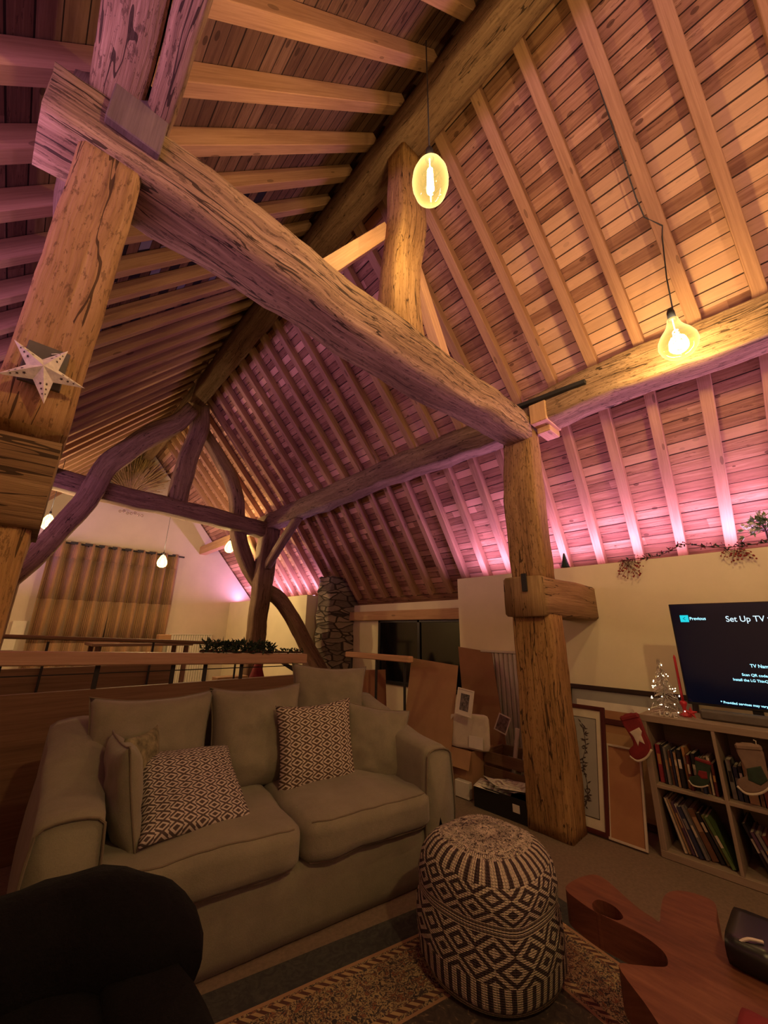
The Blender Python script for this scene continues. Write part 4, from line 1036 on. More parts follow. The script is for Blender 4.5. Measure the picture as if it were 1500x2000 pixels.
# ------------------------------------------------------------------ shelf unit
random.seed(11)
SX0, SX1 = 3.22, 3.60; SY1 = 0.945; PIT = 0.362; ST_T = 0.035
sh = empty('bookshelf', (3.41, 0.2, 0), 'low grey-oak cube bookshelf under the television', 'bookshelf')
ny_ = 4; SY0 = SY1 - PIT * ny_ - ST_T
def shp(c, s, nm):
    g = G(); g.box(c, s, bev=.002); return part(g, nm, SHELFM, sh)
shp((3.41, (SY0 + SY1) / 2, .772), (.38, SY1 - SY0, .04), 'top_board'); shp((3.41, (SY0 + SY1) / 2, .022), (.38, SY1 - SY0, .04), 'bottom_board')
for k in range(ny_ + 1):
    y = SY1 - ST_T / 2 - k * PIT; w = ST_T if k in (0, ny_) else .018
    shp((3.411, y, .397), (.378, w, .71), 'side_panel' if k in (0, ny_) else 'divider')
shp((3.411, (SY0 + SY1) / 2, .385), (.376, SY1 - SY0 - .07, .02), 'shelf')
g = G(); g.box((3.597, (SY0 + SY1) / 2, .397), (.006, SY1 - SY0 - .01, .71)); part(g, 'back_panel', SHELFM, sh)

PAGES = plain('book_pages', (0.60, 0.52, 0.40), .9, .08, 60, bump=0)
bookmats = {}
def bmat(nm, c):
    if nm not in bookmats: bookmats[nm] = plain('cover_' + nm, c, .5, .18, 45, bump=0)
    return bookmats[nm]
COLS = {'crimson': (0.30, 0.03, 0.05), 'black': (0.018, 0.015, 0.018), 'cream': (0.55, 0.46, 0.34), 'orange': (0.50, 0.24, 0.09), 'brown': (0.15, 0.07, 0.04), 'navy': (0.03, 0.035, 0.08),
        'green': (0.10, 0.16, 0.05), 'grey': (0.20, 0.18, 0.17), 'maroon': (0.13, 0.025, 0.025), 'purple': (0.10, 0.05, 0.10), 'tan': (0.36, 0.22, 0.12), 'white': (0.66, 0.60, 0.52), 'olive': (0.16, 0.15, 0.05)}
def book(y, z, th, h, d, col, tilt, label, group, kind='book'):
    """spine toward the room (-x); th along y"""
    r = bpy.data.objects.new(kind, None); COL.objects.link(r); r.empty_display_size = .03
    r.location = (SX0 + .035 + random.uniform(0, .03), y, z); r.rotation_euler = (tilt, 0, 0)
    tag(r, label, 'book', group)
    g = G(); t = .0022; m_ = bmat(col, COLS[col])
    g.box((t / 2, 0, h / 2), (t, th, h)); g.box((d / 2, th / 2 - t / 2, h / 2), (d, t, h)); g.box((d / 2, -th / 2 + t / 2, h / 2), (d, t, h))
    o = g.build('cover', m_, r, loc=(0, 0, 0))
    g = G(); g.box((d / 2, 0, h / 2), (d - .006, th - 2 * t, h - .006)); g.build('pages', PAGES, r, loc=(0, 0, 0))
    if th > .016:
        g = G(); c2 = random.choice(['cream', 'tan', 'white', 'orange', 'grey'])
        if c2 == col: c2 = 'black'
        g.box((-.0006, 0, h * random.uniform(.5, .75)), (.001, th * .6, h * random.uniform(.12, .3)))
        g.build('spine_label', bmat(c2, COLS[c2]), r, loc=(0, 0, 0))
def row(yt, yb, z, spec, where, tilt=0.0, hm=1.0):
    y = yt; tot = sum(s[1] for s in spec); f = (yt - yb) / tot / (1 if not tilt else 1)
    for k, (col, th, h) in enumerate(spec):
        y -= th * f / 2
        book(y, z, th * f * .93 * (1 if tilt == 0 else math.cos(tilt)), h * hm, random.uniform(.14, .19), col, -tilt if tilt else random.uniform(-.015, .015), f'{col} book, {ORD[k]} from the left {where}', 'books ' + where)
        y -= th * f / 2
row(.900, .600, .398, [('crimson', .034, .215), ('black', .016, .22), ('grey', .022, .21), ('brown', .02, .19), ('navy', .016, .2), ('tan', .02, .19), ('black', .028, .21), ('orange', .022, .225), ('maroon', .02, .19),
                       ('black', .026, .2), ('grey', .02, .17), ('navy', .022, .18), ('brown', .02, .19), ('cream', .018, .2), ('maroon', .02, .17)], 'in the upper left compartment')
row(.545, .230, .398, [('grey', .022, .20), ('navy', .02, .17), ('black', .018, .18), ('tan', .040, .2), ('brown', .018, .18), ('maroon', .02, .2), ('purple', .018, .17), ('cream', .014, .2), ('olive', .022, .16), ('black', .026, .2), ('orange', .02, .18), ('crimson', .02, .19)],
    'in the upper middle compartment')
TL_ = 0.20
def leanrow(y, z, spec, where, t0, dt):
    tl = t0
    for k, (col, th, h) in enumerate(spec):
        y -= th * .6
        book(y - .01, z + .004, th, h, random.uniform(.16, .22), col, tl, f'{col} book leaning, {ORD[k]} from the left {where}', 'books ' + where)
        y -= th * .6; tl += dt
# tops lean to the left, feet to the right
leanrow(.855, .046, [('grey', .012, .27), ('cream', .016, .275), ('tan', .013, .27), ('purple', .018, .26), ('white', .012, .255), ('navy', .024, .25), ('grey', .02, .26), ('brown', .036, .25), ('black', .022, .24), ('olive', .02, .235), ('green', .022, .24)],
        'in the lower left compartment', -.22, -.016)
leanrow(.462, .046, [('black', .018, .25), ('purple', .02, .22), ('grey', .02, .22), ('maroon', .022, .215), ('tan', .016, .21), ('crimson', .02, .2), ('navy', .018, .2)], 'in the lower middle compartment', -.33, -.01)

# ------------------------------------------------------------------ television
tv = empty('television', (3.45, .14, .79), 'large flat black television with a setup screen on the bookshelf', 'television')
TVY0, TVY1, TVZ0, TVZ1 = -.44, .706, .862, 1.512
g = G(); g.box((3.462, (TVY0 + TVY1) / 2, (TVZ0 + TVZ1) / 2), (.022, TVY1 - TVY0, TVZ1 - TVZ0), bev=.003); g.box((3.49, (TVY0 + TVY1) / 2, 1.08), (.04, .7, .38), bev=.01)
part(g, 'casing', BLACK, tv)
m, nt, b, out = new_mat('lcd_panel')
b.inputs['Base Color'].default_value = (0.004, 0.004, 0.006, 1); b.inputs['Roughness'].default_value = .12
b.inputs['Emission Color'].default_value = (0.10, 0.16, 0.55, 1); b.inputs['Emission Strength'].default_value = .008
g = G(); g.box((3.4503, (TVY0 + TVY1) / 2, (TVZ0 + TVZ1) / 2 + .004), (.0012, TVY1 - TVY0 - .016, TVZ1 - TVZ0 - .022)); scr = part(g, 'screen', m, tv)
g = G(); g.box((3.45, .36, .80), (.20, .12, .012), bev=.004); g.box((3.47, .36, .835), (.03, .05, .06), bev=.004); part(g, 'foot', BLACK, tv)
g = G(); g.box((3.45, -.12, .80), (.20, .12, .012), bev=.004); g.box((3.47, -.12, .835), (.03, .05, .06), bev=.004); part(g, 'foot', BLACK, tv)
g = G(); g.box((3.37, .13, .822), (.07, 1.0, .056), bev=.01)
tag(g.build('soundbar', plain('soundbar_grey', (0.12, 0.105, 0.095), .7, .1, 40)), 'long grey soundbar lying on the bookshelf below the television', 'soundbar')
bpy.context.view_layer.update()
def text(s, y, z, width, height, mat, x=3.4492, parent=None, off=0.0):
    """lettering on a plane facing -x, reading toward -y"""
    cu = bpy.data.curves.new('screen_text', 'FONT'); cu.body = s; cu.size = 1.0; cu.extrude = .0; cu.offset = off
    o = bpy.data.objects.new('screen_text', cu); COL.objects.link(o); bpy.context.view_layer.update()
    dg = bpy.context.evaluated_depsgraph_get(); me = bpy.data.meshes.new_from_object(o.evaluated_get(dg))
    bpy.data.objects.remove(o)
    xs = [v_.co.x for v_ in me.vertices]; ys = [v_.co.y for v_ in me.vertices]
    fx = width / (max(xs) - min(xs)); fy = height / (max(ys) - min(ys)); mx = min(xs); my = min(ys)
    for v_ in me.vertices:
        a, c_ = (v_.co.x - mx) * fx, (v_.co.y - my) * fy; v_.co = (x, y - a, z + c_)
    me.materials.append(mat); t_o = bpy.data.objects.new('screen_text', me); COL.objects.link(t_o)
    t_o.parent = parent or scr; return t_o
CY2 = emit('screen_text_dim', (0.30, 0.72, 1.0), 1.0)
text('Previous', .598, 1.402, .088, .020, GLOWC, off=.012)
text('Set Up TV w', .406, 1.378, .232, .048, emit('screen_title', (0.66, 0.86, 1.0), 1.0), off=.006)
text('TV Name', .343, 1.114, .095, .020, GLOWC, off=.012)
text('Scan QR code o', .392, 1.059, .135, .018, GLOWC, off=.012)
text('Install the LG ThinQ a', .440, 1.027, .178, .018, GLOWC, off=.012)
text('* Provided services may vary dep', .528, .884, .255, .019, GLOWC, off=.012)
g = G(); F_ = Matrix.Identity(4); g.box((3.4490, .628, 1.412), (.0008, .048, .046), bev=.0003)
o = g.build('screen_icon', emit('icon_cyan', (0.02, 0.62, 0.72), .9), loc=(0, 0, 0)); o.parent = scr
text('<', .636, 1.401, .014, .022, emit('icon_dark', (0.0, 0.18, 0.24), .5), x=3.4483)

# ------------------------------------------------------------------ things on the shelf
WIRE = plain('silver_wire', (0.62, 0.58, 0.48), .3, .1, 20, metal=.8, bump=0)
SPARK = emit('fairy_light', (1.0, 0.78, 0.5), 9.0)
tr = empty('wire_christmas_tree', (3.33, .80, .79), 'silver wire Christmas tree dotted with tiny lights at the left end of the bookshelf', 'christmas tree')
g = G(); random.seed(5)
for k in range(300):
    t = random.random() ** .75; z = .80 + .33 * (1 - t) ; rmax = .012 + .098 * t; a = random.uniform(0, 2 * PI); r1 = rmax * random.uniform(.5, 1.0)
    p0 = V3((3.33 + .2 * r1 * math.cos(a), .80 + .2 * r1 * math.sin(a), z + .01)); p1 = V3((3.33 + r1 * math.cos(a), .80 + r1 * math.sin(a), z - .012))
    a2 = a + random.uniform(-.8, .8); p2 = V3((3.33 + r1 * .85 * math.cos(a2), .80 + r1 * .85 * math.sin(a2), z + random.uniform(-.03, .03)))
    g.tube([p0, p1, p2], .0013, 3, caps=False)
g.tube([(3.33, .80, .792), (3.33, .80, 1.135)], .003, 5)
part(g, 'wire_branches', WIRE, tr)
g = G()
for k in range(34):
    t = random.random() ** .8; z = .81 + .31 * (1 - t); rr = .01 + .105 * t; a = random.uniform(0, 2 * PI); g.sphere((3.33 + rr * math.cos(a), .80 + rr * math.sin(a), z), .0032, 6)
o = part(g, 'fairy_lights', SPARK, tr); o['kind'] = 'stuff'
g = G(); g.lathe([(.001, 0), (.03, 0), (.03, .012), (.001, .012)], 16, (3.33, .80, .792)); part(g, 'base', WIRE, tr)
cd = empty('red_candlestick', (3.37, .70, .79), 'tall red taper candle in a red holder beside the television edge', 'candle')
g = G(); g.lathe([(.001, 0), (.008, 0), (.0075, .27), (.003, .285), (.001, .287)], 14, (3.375, .715, .885)); part(g, 'candle', REDP, cd, True)
g = G(); g.lathe([(.001, 0), (.035, 0), (.036, .01), (.014, .022), (.010, .05), (.018, .07), (.022, .085), (.011, .094), (.001, .094)], 18, (3.375, .715, .792)); part(g, 'holder', REDP, cd, True)
g = G()
P5 = [V3((3.29, .665 + math.cos(PI / 2 + k * PI / 5) * (.038 if k % 2 == 0 else .016), .83 + math.sin(PI / 2 + k * PI / 5) * (.038 if k % 2 == 0 else .016))) for k in range(10)]
for s_, dx in ((1, -.012), (-1, .012)):
    for k in range(10):
        f = [V3((3.29 + dx, .665, .83)), P5[k], P5[(k + 1) % 10]]; g.poly(f if s_ > 0 else f[::-1])
tag(g.build('red_star_ornament', REDP), 'shiny red star ornament at the foot of the television', 'ornament')
lv = empty('letter_ornament', (3.26, .79, .79), 'small wooden word ornament reading LOVE on the bookshelf front edge', 'ornament')
for k, ch in enumerate('LOVE'):
    cu = bpy.data.curves.new('letter', 'FONT'); cu.body = ch; cu.size = .042; cu.extrude = .005; cu.bevel_depth = .0012
    o = bpy.data.objects.new('tmp', cu); COL.objects.link(o); bpy.context.view_layer.update()
    me = bpy.data.meshes.new_from_object(o.evaluated_get(bpy.context.evaluated_depsgraph_get())); bpy.data.objects.remove(o)
    me.materials.append(PAPER); o = bpy.data.objects.new('letter', me); COL.objects.link(o); o.parent = lv
    o.matrix_local = frame((0, .045 - k * .026, .004), (0, -1, 0), y=(0, 0, 1))
def blob(g, outline, th, T, bulge=.35):
    """stuffed flat shape: outline in x-y, thickness th along z"""
    n = len(outline); cxx = sum(p[0] for p in outline) / n; cyy = sum(p[1] for p in outline) / n
    levels = [(1.0, 0.0), (.97, .45), (.88, .8), (.6, 1.0), (.25, 1.05)]
    for s in (1, -1):
        rings = [[T @ V3((cxx + (p[0] - cxx) * k, cyy + (p[1] - cyy) * k, s * th / 2 * q)) for p in outline] for k, q in levels]
        for a, b2 in zip(rings[:-1], rings[1:]):
            for i in range(n):
                j = (i + 1) % n; f = [a[i], a[j], b2[j], b2[i]]; g.quad(*(f if s > 0 else f[::-1]))
        c_ = T @ V3((cxx, cyy, s * th / 2 * 1.06)); 
        for i in range(n):
            f = [rings[-1][i], rings[-1][(i + 1) % n], c_]; g.poly(f if s > 0 else f[::-1])
STK = [(-.055, .12), (.055, .12), (.05, .0), (.045, -.06), (.02, -.10), (-.03, -.125), (-.085, -.13), (-.11, -.10), (-.10, -.065), (-.06, -.045), (-.05, .0)]
def stocking(loc, ang, body, toe, label, extra, s=1.0):
    r = empty('christmas_stocking', loc, label, 'christmas stocking', 'Christmas stockings on the bookshelf')
    T = frame((0, 0, 0), V3((0, -1, 0)), y=(0, 0, 1)) @ Matrix.Rotation(ang, 4, 'Z') @ Matrix.Scale(s, 4)
    ol = smooth_loop(STK, 3)
    g = G(); blob(g, ol, .028, T); g.build('sock', body, r, smooth=True, loc=(0, 0, 0))
    g = G(); g.box((0, .11, 0), (.122, .035, .036), T, bev=.01); g.build('cuff', toe, r, loc=(0, 0, 0))
    g = G(); g.tube([T @ V3((p.x, p.y, .004)) for p in smooth_path([(.035, -.085, 0), (-.02, -.122, 0), (-.08, -.132, 0), (-.112, -.10, 0)], .012)], .008 * s, 6)
    g.build('sole_trim', CREAM, r, smooth=True, loc=(0, 0, 0))
    for nm, mt, pts in extra:
        g = G(); blob(g, pts, .012, T @ Matrix.Translation((0, 0, .014))); g.build(nm, mt, r, smooth=True, loc=(0, 0, 0))
    g = G(); g.tube([T @ V3((.04, .12, 0)), T @ V3((.045, .145, 0)), T @ V3((.035, .15, 0))], .003, 5); g.build('hanging_loop', CREAM, r, loc=(0, 0, 0))
stocking((3.19, .955, .665), .35, RED, RED, 'red stocking with white beard motif hanging at the left corner of the bookshelf',
         [('beard_motif', CREAM, [(-.04, .03), (.03, .045), (.035, .02), (.02, -.0), (.015, -.05), (-.01, -.03), (-.03, -.055), (-.03, 0)])])
stocking((3.19, .645, .52), -.15, GREEN, RED, 'small dark green stocking with red patch hanging over the upper left books',
         [('red_patch', RED, [(-.03, .02), (.03, .03), (.035, -.03), (-.01, -.045), (-.04, -.02)])], .62)
PINKD = plain('dusky_cloth', (0.22, 0.15, 0.11), .9, .15, 20)
stocking((3.19, .40, .60), .1, PINKD, PINKD, 'cream and green stocking at the right edge hanging over the middle books',
         [('green_patch', GREEN, [(-.04, .0), (.03, .02), (.04, -.05), (.0, -.08), (-.05, -.06)])], .95)

# ------------------------------------------------------------------ frames leaning by the wall
def framed(name, T, w, h, fw, th, fm, panel, label, layers=(), cat='picture'):
    """T: x right, y up, z outwards; origin at bottom centre"""
    r = bpy.data.objects.new(name, None); COL.objects.link(r); r.matrix_world = T; tag(r, label, cat)
    g = G()
    for (cx_, cy_, sx_, sy_) in ((-w / 2 + fw / 2, h / 2, fw, h), (w / 2 - fw / 2, h / 2, fw, h), (0, fw / 2, w - 2 * fw, fw), (0, h - fw / 2, w - 2 * fw, fw)):
        g.box((cx_, cy_, th / 2), (sx_, sy_, th), bev=.002)
    g.build('frame', fm, r, loc=(0, 0, 0))
    g = G(); g.box((0, h / 2, th * .35), (w - 2 * fw + .002, h - 2 * fw + .002, .004)); g.build('backing', panel, r, loc=(0, 0, 0))
    for nm, mt, (x0, y0, x1, y1), zz in layers:
        g = G(); g.box(((x0 + x1) / 2, (y0 + y1) / 2, th * .35 + zz), (x1 - x0, y1 - y0, .0016)); g.build(nm, mt, r, loc=(0, 0, 0))
    return r
GREYP = plain('grey_mount', (0.33, 0.31, 0.29), .8, .05, 6, bump=0)
INK = plain('dark_ink', (0.05, 0.03, 0.03), .7, .2, 30, bump=0)
BROWNP = plain('brown_board', (0.36, 0.17, 0.08), .8, .1, 5, bump=.05)
WF = plain('white_frame', (0.55, 0.47, 0.38), .6, .05, 9, bump=0)
def lean(bx, by, dx, h, w, skew=0.0):
    up = V3((dx, 0, math.sqrt(max(.01, h * h - dx * dx)))).normalized()
    return frame((bx, by, .006), V3((skew, -1, 0)), y=up)
# tall botanical picture
T = lean(3.205, 1.375, .20, .79, .31)
p = framed('framed_picture', T, .31, .79, .028, .022, MAROON, CREAM, 'tall narrow botanical picture in a dark red frame leaning right of the golden post',
           [('mount', INK, (-.092, .085, .092, .705), .0028), ('print', GREYP, (-.088, .09, .088, .70), .0042)])
g = G(); random.seed(9)
stem = smooth_path([(.0, .14, 0), (.02, .25, 0), (-.01, .40, 0), (.015, .52, 0), (-.01, .66, 0)], .03)
g.tube([V3((q.x, q.y, .0135)) for q in stem], .002, 4)
for k in range(70):
    q = random.choice(stem); a = random.uniform(0, 2 * PI); L = random.uniform(.018, .045); c_ = V3((q.x, q.y, .0136 + k * .00001)); d = V3((math.cos(a), math.sin(a), 0)); n_ = V3((-d.y, d.x, 0)) * .005
    g.poly([c_, c_ + d * L * .5 + n_, c_ + d * L, c_ + d * L * .5 - n_])
g.build('vine_drawing', INK, p, loc=(0, 0, 0))
T = lean(3.20, 1.118, .17, .56, .22)
framed('framed_board', T, .225, .56, .014, .018, WF, BROWNP, 'brown board in a thin white frame leaning against the bookshelf side', cat='picture frame')
T = lean(3.68, 1.20, .20, .88, .95)
framed('framed_picture', T, .95, .88, .035, .03, wood('black_brown_frame', (0.02, 0.012, 0.01), (0.035, 0.02, 0.016), (0.05, 0.03, 0.025), rough=.4, bump=.05), GREYP, 'wide picture in a dark moulded frame leaning on the cream wall behind the others',
       [('mount', PAPER, (-.40, .10, .40, .76), .003), ('print', BROWNP, (-.36, .12, .36, .70), .005)])
T = lean(3.55, 1.16, .16, .66, .60)
framed('framed_picture', T, .62, .66, .04, .028, MAROON, BROWNP, 'brown picture in a black-brown frame leaning in front of the wide one', [('print', CARD, (-.24, .07, .24, .56), .003)])

# ------------------------------------------------------------------ sheets, boxes and clutter
def sheet(name, pts, th, mat, label, cat='board'):
    a, b2, c_, d = (V3(p) for p in pts); n_ = (b2 - a).cross(d - a).normalized() * th; g = G()
    g.quad(a, b2, c_, d); e = [p - n_ for p in (a, b2, c_, d)]; g.quad(e[3], e[2], e[1], e[0])
    P = [a, b2, c_, d]
    for k in range(4): k2 = (k + 1) % 4; g.quad(P[k2], P[k], e[k], e[k2])
    return tag(g.build(name, mat), label, cat)
sheet('plywood_sheet', [(2.97, 2.98, .005), (2.97, 2.40, .005), (3.17, 2.39, 1.0), (3.17, 2.985, 1.035)], .010, CARD, 'wide tan plywood sheet standing behind the sofa arm, left of the bag')
sheet('plywood_sheet', [(3.50, 2.55, .005), (3.50, 2.10, .005), (3.87, 2.465, 1.10), (3.87, 2.90, 1.14)], .010, CARD2, 'tall reddish-brown board leaning askew against the end of the cream wall')
sheet('plywood_sheet', [(2.93, 3.62, .005), (3.42, 3.60, .005), (3.41, 3.64, .86), (2.92, 3.66, .875)], .012, CARD2, 'dull brown panel standing beyond the short handrail')
bx = empty('cardboard_box', (3.24, 2.31, 0), 'open tan cardboard box on the floor beside the sofa arm', 'box')
g = G()
for c_, s_ in (((3.06, 2.33, .17), (.005, .26, .34)), ((3.38, 2.33, .17), (.005, .26, .34)), ((3.22, 2.20, .17), (.32, .005, .34)), ((3.22, 2.46, .17), (.32, .005, .34)), ((3.22, 2.33, .004), (.32, .26, .005))): g.box(c_, s_)
part(g, 'box_body', CARD, bx)
F_ = Matrix.Translation((3.052, 2.32, .345)) @ Matrix.Rotation(.35, 4, 'Y')
g = G(); g.box((0, 0, -.07), (.004, .25, .14), F_); part(g, 'flap', CARD, bx)
g = G(); g.box((3.025, 2.27, .065), (.05, .14, .12), bev=.004)
tag(g.build('white_carton', PAPER), 'small white carton on the floor in front of the open cardboard box', 'carton')
cr = empty('wooden_crate', (3.38, 1.98, 0), 'brown wooden crate filled with rolls behind the black box', 'crate')
g = G()
for z in (.05, .16, .27):
    g.box((3.215, 1.99, z + .02), (.012, .38, .085), bev=.002); g.box((3.52, 1.99, z + .02), (.012, .38, .085), bev=.002)
    g.box((3.37, 2.185, z + .02), (.31, .012, .085), bev=.002); g.box((3.37, 1.795, z + .02), (.31, .012, .085), bev=.002)
o = part(g, 'slats', PANEL, cr)
g = G(); g.box((3.37, 1.99, .008), (.31, .38, .012)); part(g, 'crate_bottom', PANEL, cr)
for k, (y, z1, L, mt, nm, lab) in enumerate(((1.99, .02, .50, PAPER, 'paper_roll', 'thin white paper roll sticking out of the wooden crate'), (1.90, .02, .46, CREAM, 'paper_roll', 'fat cream paper roll at the right end of the crate'), (1.84, .02, .50, GREEN, 'green_roll', 'narrow dark green roll standing in the crate corner'))):
    g = G(); r_ = (.018, .028, .012)[k]
    g.tube([(3.30, y, z1), (3.36, y - .06, z1 + L)], r_, 14); tag(g.build(nm, mt, smooth=False), lab, 'roll')
random.seed(2)
for k in range(4):
    w_ = (.38, .37, .34, .29)[k]; T = frame((3.09 + k * .035, 2.235 + k * .02, .345), V3((0.12, -1, .05)), y=(.10 + .03 * k, .10, 1))
    g = G(); soft_box(g, (0, w_ * .36, 0), (w_, w_ * .72, .024), e=9, jit=.004, n=(8, 8, 2), T=T, seed=k)
    tag(g.build('wrapped_canvas', (CREAM, PAPER)[k % 2], smooth=True), ['front cream wrapped canvas standing on the cardboard box', 'second white wrapped canvas in the stack by the sofa arm', 'third cream wrapped canvas in the stack by the sofa arm', 'rearmost small white wrapped canvas in the stack by the sofa arm'][k], 'canvas', 'wrapped canvases on the cardboard box')
g = G(); T = frame((3.07, 2.16, .36), V3((0.1, -1, 0)), y=(.08, 0, 1)); g.box((0, .055, 0), (.13, .09, .004), T)
tag(g.build('paper_note', PAPER), 'small white card taped on the front canvas', 'card')
T = frame((3.03, 2.245, .61), V3((0, -1, -.10)), y=(.16, .08, 1))
framed('framed_picture', T, .17, .215, .012, .012, PAPER, PAPER, 'small white-framed drawing perched on top of the wrapped canvases',
       [('drawing', plain('sketch', (0.13, 0.11, 0.11), .8, .9, 55, bump=0), (-.045, .04, .045, .175), .003)])
T = frame((3.45, 2.16, .44), V3((0.1, -1, -.3)), y=(.3, .25, 1))
framed('photo_print', T, .12, .15, .012, .003, PAPER, plain('photo_tone', (0.16, 0.11, 0.10), .5, .8, 30, bump=0), 'crumpled photo print tucked against the leaning brown board', cat='photo')
kb = empty('black_box', (3.06, 1.90, 0), 'open black box full of papers on the floor left of the golden post', 'box')
g = G()
for c_, s_ in (((2.965, 1.90, .075), (.008, .44, .15)), ((3.20, 1.90, .075), (.008, .44, .15)), ((3.08, 1.68, .075), (.24, .008, .15)), ((3.08, 2.12, .075), (.24, .008, .15)), ((3.08, 1.90, .006), (.24, .44, .008))): g.box(c_, s_, bev=.001)
part(g, 'box_body', BLACK, kb)
g = G(); g.box((2.9595, 1.76, .085), (.002, .055, .05)); part(g, 'label', PAPER, kb)
random.seed(8)
for k, (x, y, rz, tx) in enumerate(((3.04, 1.98, .3, .1), (3.08, 1.84, -.4, -.12), (3.10, 1.92, 1.0, .16), (3.06, 1.78, .1, -.08))):
    T = Matrix.Translation((x, y, .148 + .016 * k)) @ Matrix.Rotation(rz, 4, 'Z') @ Matrix.Rotation(tx, 4, 'X')
    g = G(); n_ = 6
    for i in range(n_):
        for j in range(n_):
            q = [V3((-.10 + .2 * a / n_, -.14 + .28 * c2 / n_, .012 * math.sin(a * 1.1 + k) * math.cos(c2 * .8))) for a, c2 in ((i, j), (i + 1, j), (i + 1, j + 1), (i, j + 1))]
            g.quad(*[T @ z_ for z_ in q])
    o = g.build('paper_sheet', PAPER if k != 1 else plain('mauve_paper', (.36, .28, .29), .8, .1, 12, bump=0), smooth=True)
    md = o.modifiers.new('t', 'SOLIDIFY'); md.thickness = .0015
    tag(o, ['lowest white paper sheet in the black box', 'mauve crumpled sheet in the black box near the post', 'crossing white paper sheet in the middle of the black box', 'topmost white paper sheet at the post end of the black box'][k], 'paper', 'loose papers in the black box')
g = G(); g.tube(smooth_path([(3.0, 2.0, .19), (3.02, 1.92, .215), (3.0, 1.86, .20), (2.99, 1.79, .205)], .02), .007, 6)
tag(g.build('white_ribbon', PAPER, smooth=True), 'twisted white ribbon on top of the papers in the black box', 'ribbon')

# ------------------------------------------------------------------ greenery
BERRY = plain('red_berry', (0.28, 0.015, 0.015), .4, .2, 30, bump=0); TWIG = plain('brown_twig', (0.09, 0.04, 0.03), .8, .2, 20)
def leaf(g, p, d, L, w, n_=None):
    d = V3(d).normalized(); n_ = V3(n_ or (random.uniform(-1, 1), random.uniform(-1, 1), random.uniform(-1, 1))); s_ = d.cross(n_).normalized() * w
    u_ = s_.cross(d).normalized() * w * .35
    g.poly([p, p + d * L * .45 + s_, p + d * L, p + d * L * .45 + u_]); g.poly([p, p + d * L * .45 + u_, p + d * L, p + d * L * .45 - s_])
random.seed(21)
ga = empty('berry_garland', (WX + .02, .6, WT), 'red berry twig garland trailing along the top of the television wall', 'garland')
g1, g2, g3 = G(), G(), G()
path = smooth_path([(3.96, 1.12, 1.94), (3.95, .95, 1.945), (3.96, .80, 1.955), (3.95, .62, 2.02), (3.95, .50, 1.985), (3.95, .38, 1.96), (3.95, .30, 1.955), (3.95, .16, 1.96), (3.95, -.1, 1.96), (3.95, -.6, 1.95)], .02)
g1.tube(path, .003, 5)
for p_ in path:
    for _ in range(2):
        d = V3((random.uniform(-1, .2), random.uniform(-1, 1), random.uniform(-.5, .9))).normalized(); L = random.uniform(.02, .05)
        if random.random() < .55: g1.tube([p_, p_ + d * L], .0012, 4); g2.sphere(p_ + d * L, random.uniform(.004, .007), 6)
        if random.random() < .6: leaf(g3, p_, d, .04, .009)
for (y, n_, L) in ((1.05, 26, .16), (.33, 20, .10)):
    for k in range(n_):
        s_ = V3((3.945 - random.uniform(0, .03), y + random.uniform(-.05, .05), 1.94)); e = V3((3.925 - random.uniform(0, .03), y + random.uniform(-.12, .08), 1.94 - random.uniform(.02, L)))
        g1.tube([s_, e], .0013, 4)
        for _ in range(2): g2.sphere(e + V3((random.uniform(-.01, .01),) * 3) + V3((0, random.uniform(-.015, .015), 0)), random.uniform(.005, .008), 6)
part(g1, 'twigs', TWIG, ga)['kind'] = 'stuff'; part(g2, 'berries', BERRY, ga, True)['kind'] = 'stuff'; part(g3, 'leaves', GREEN, ga)['kind'] = 'stuff'
pl = empty('mixed_foliage', (4.05, .12, WT), 'bunch of green and white foliage on the wall top at the right edge', 'foliage')
g1, g3, g4 = G(), G(), G()
GL = plain('fresh_leaf', (0.16, 0.26, 0.09), .6, .3, 30)
for k in range(60):
    d = V3((random.uniform(-1, .4), random.uniform(-1, 1), random.uniform(-.1, 1))).normalized(); s_ = V3((4.02, .12, 2.06)); e = s_ + d * random.uniform(.06, .13)
    g1.tube([s_, e], .0015, 4)
    for _ in range(4): leaf(g3 if random.random() < .9 else g4, e, d + V3((random.uniform(-.8, .8), random.uniform(-.8, .8), random.uniform(-.8, .8))), .045, .010)
for k in range(10): g4.sphere(V3((3.98, .20, 2.10)) + V3((random.uniform(-.04, .04), random.uniform(-.04, .06), random.uniform(-.04, .06))), .014, 8)
g1.tube([(4.02, .12, WT), (4.02, .12, 2.07)], .008, 6)
part(g1, 'stems', TWIG, pl)['kind'] = 'stuff'; part(g3, 'leaves', GL, pl)['kind'] = 'stuff'; part(g4, 'white_blooms', PAPER, pl)['kind'] = 'stuff'
g = G()
for k in range(7):
    g.lathe([(.045 - .005 * k, 0), (.02 - .002 * k, .03), (.001, .034)], 10, (4.0, 1.62, WT + .015 + .018 * k))
g.tube([(4.0, 1.62, WT), (4.0, 1.62, WT + .03)], .006, 6)
tag(g.build('miniature_fir', GREEN), 'tiny dark green fir ornament on the wall top behind the golden post', 'ornament')
fg = empty('fir_garland', (1.5, 3.4, 1.15), 'dark fir and holly garland lying along the handrail behind the sofa', 'garland')
g1, g3, g2 = G(), G(), G(); random.seed(31)
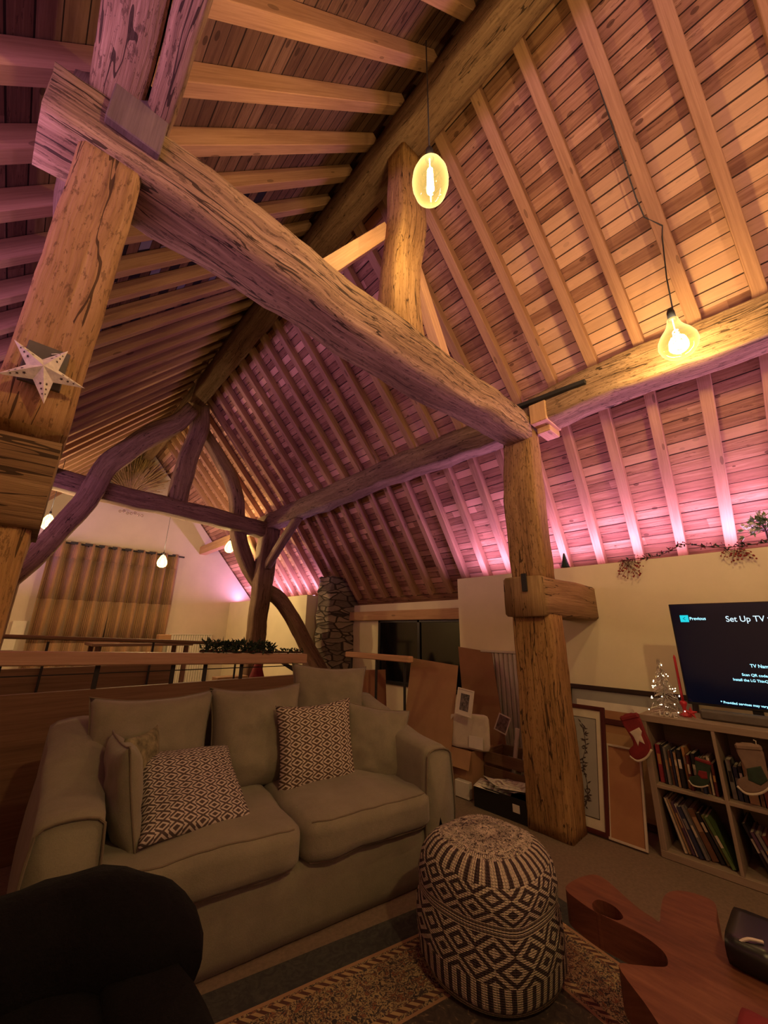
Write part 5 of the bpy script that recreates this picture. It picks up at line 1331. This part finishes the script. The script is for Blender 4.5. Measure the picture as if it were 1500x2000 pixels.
for k in range(760):
    x = lerp(1.17, 1.78, random.random()) if k < 660 else lerp(1.78, 2.08, random.random()); zt = lerp(1.16, 1.04, (x + 1.5) / 3.62) + .043
    big = 1.0 if x < 1.78 else .45
    p_ = V3((x, 3.40 + random.uniform(-.05, .05), zt + random.uniform(0, .085) * big)); d = V3((random.uniform(-1, 1), random.uniform(-1, .6), random.uniform(-.2, 1)))
    leaf(g3, p_, d, random.uniform(.025, .05) * (big + .2), .009)
for k in range(30): 
    x = lerp(1.2, 2.05, random.random()); g2.sphere((x, 3.36, lerp(1.16, 1.04, (x + 1.5) / 3.62) + .06), .008, 6)
g1.tube([(1.15, 3.40, 1.125), (2.08, 3.40, 1.095)], .008, 6)
part(g3, 'leaves', GREEN, fg)['kind'] = 'stuff'; part(g2, 'berries', TWIG, fg)['kind'] = 'stuff'; part(g1, 'wire', TWIG, fg)

# ------------------------------------------------------------------ behind the stairwell
g = G(); g.box((0.0, 5.12, 0.46), (2.9, 0.06, 0.92), bev=.004)
tag(g.build('low_partition', PANEL), 'low brown boarded partition on the far side of the stairwell', 'partition')
sb = empty('sideboard', (2.2, 5.6, 0), 'dark low sideboard standing beyond the stairwell', 'sideboard')
g = G(); g.box((2.15, 5.62, .58), (1.7, .40, .03), bev=.004); part(g, 'top', DT, sb)
g = G(); g.box((2.15, 5.63, .31), (1.64, .36, .50), bev=.004); part(g, 'cabinet', DT, sb)
for x in (1.74, 2.15, 2.56):
    g = G(); g.box((x, 5.445, .31), (.39, .012, .44), bev=.003); d_ = part(g, 'door', DT, sb)
    g = G(); g.sphere((x + .15, 5.43, .33), .012, 8); part(g, 'knob', DARKM, sb, parent=d_)
for x in (1.38, 2.92):
    for y in (5.47, 5.79):
        g = G(); g.box((x, y, .03), (.04, .04, .06)); part(g, 'leg', DT, sb)
g = G(); g.box((2.35, 5.60, .64), (.42, .2, .09), bev=.005); tag(g.build('cardboard_carton', CARD), 'tan flat carton on the sideboard beyond the stairwell', 'box')
g = G(); g.lathe([(.001, 0), (.12, 0), (.115, .02), (.03, .28), (.001, .30)], 20, (2.73, 5.6, .60)); tag(g.build('felt_cone_tree', RED, smooth=True), 'red felt cone tree on the sideboard beyond the handrail', 'ornament')
g = G(); random.seed(4)
for k in range(9): g.lathe([(.10 - .010 * k, 0), (.05 - .005 * k, .04), (.001, .045)], 10, (1.53, 5.58, .60 + .032 * k))
tag(g.build('silver_tabletop_tree', WIRE), 'small silver tabletop Christmas tree on the sideboard, left end', 'ornament')
g = G(); g.box((.12, GY - .03, 1.26), (.20, .05, .26), bev=.004); tag(g.build('wall_cabinet', PAPER), 'small white box on the end wall left of the curtains', 'box')
g = G(); g.box((.02, GY - .03, .98), (.22, .05, .20), bev=.004); tag(g.build('wall_socket', PAPER), 'white square plate low on the end wall left of the curtains', 'plate')
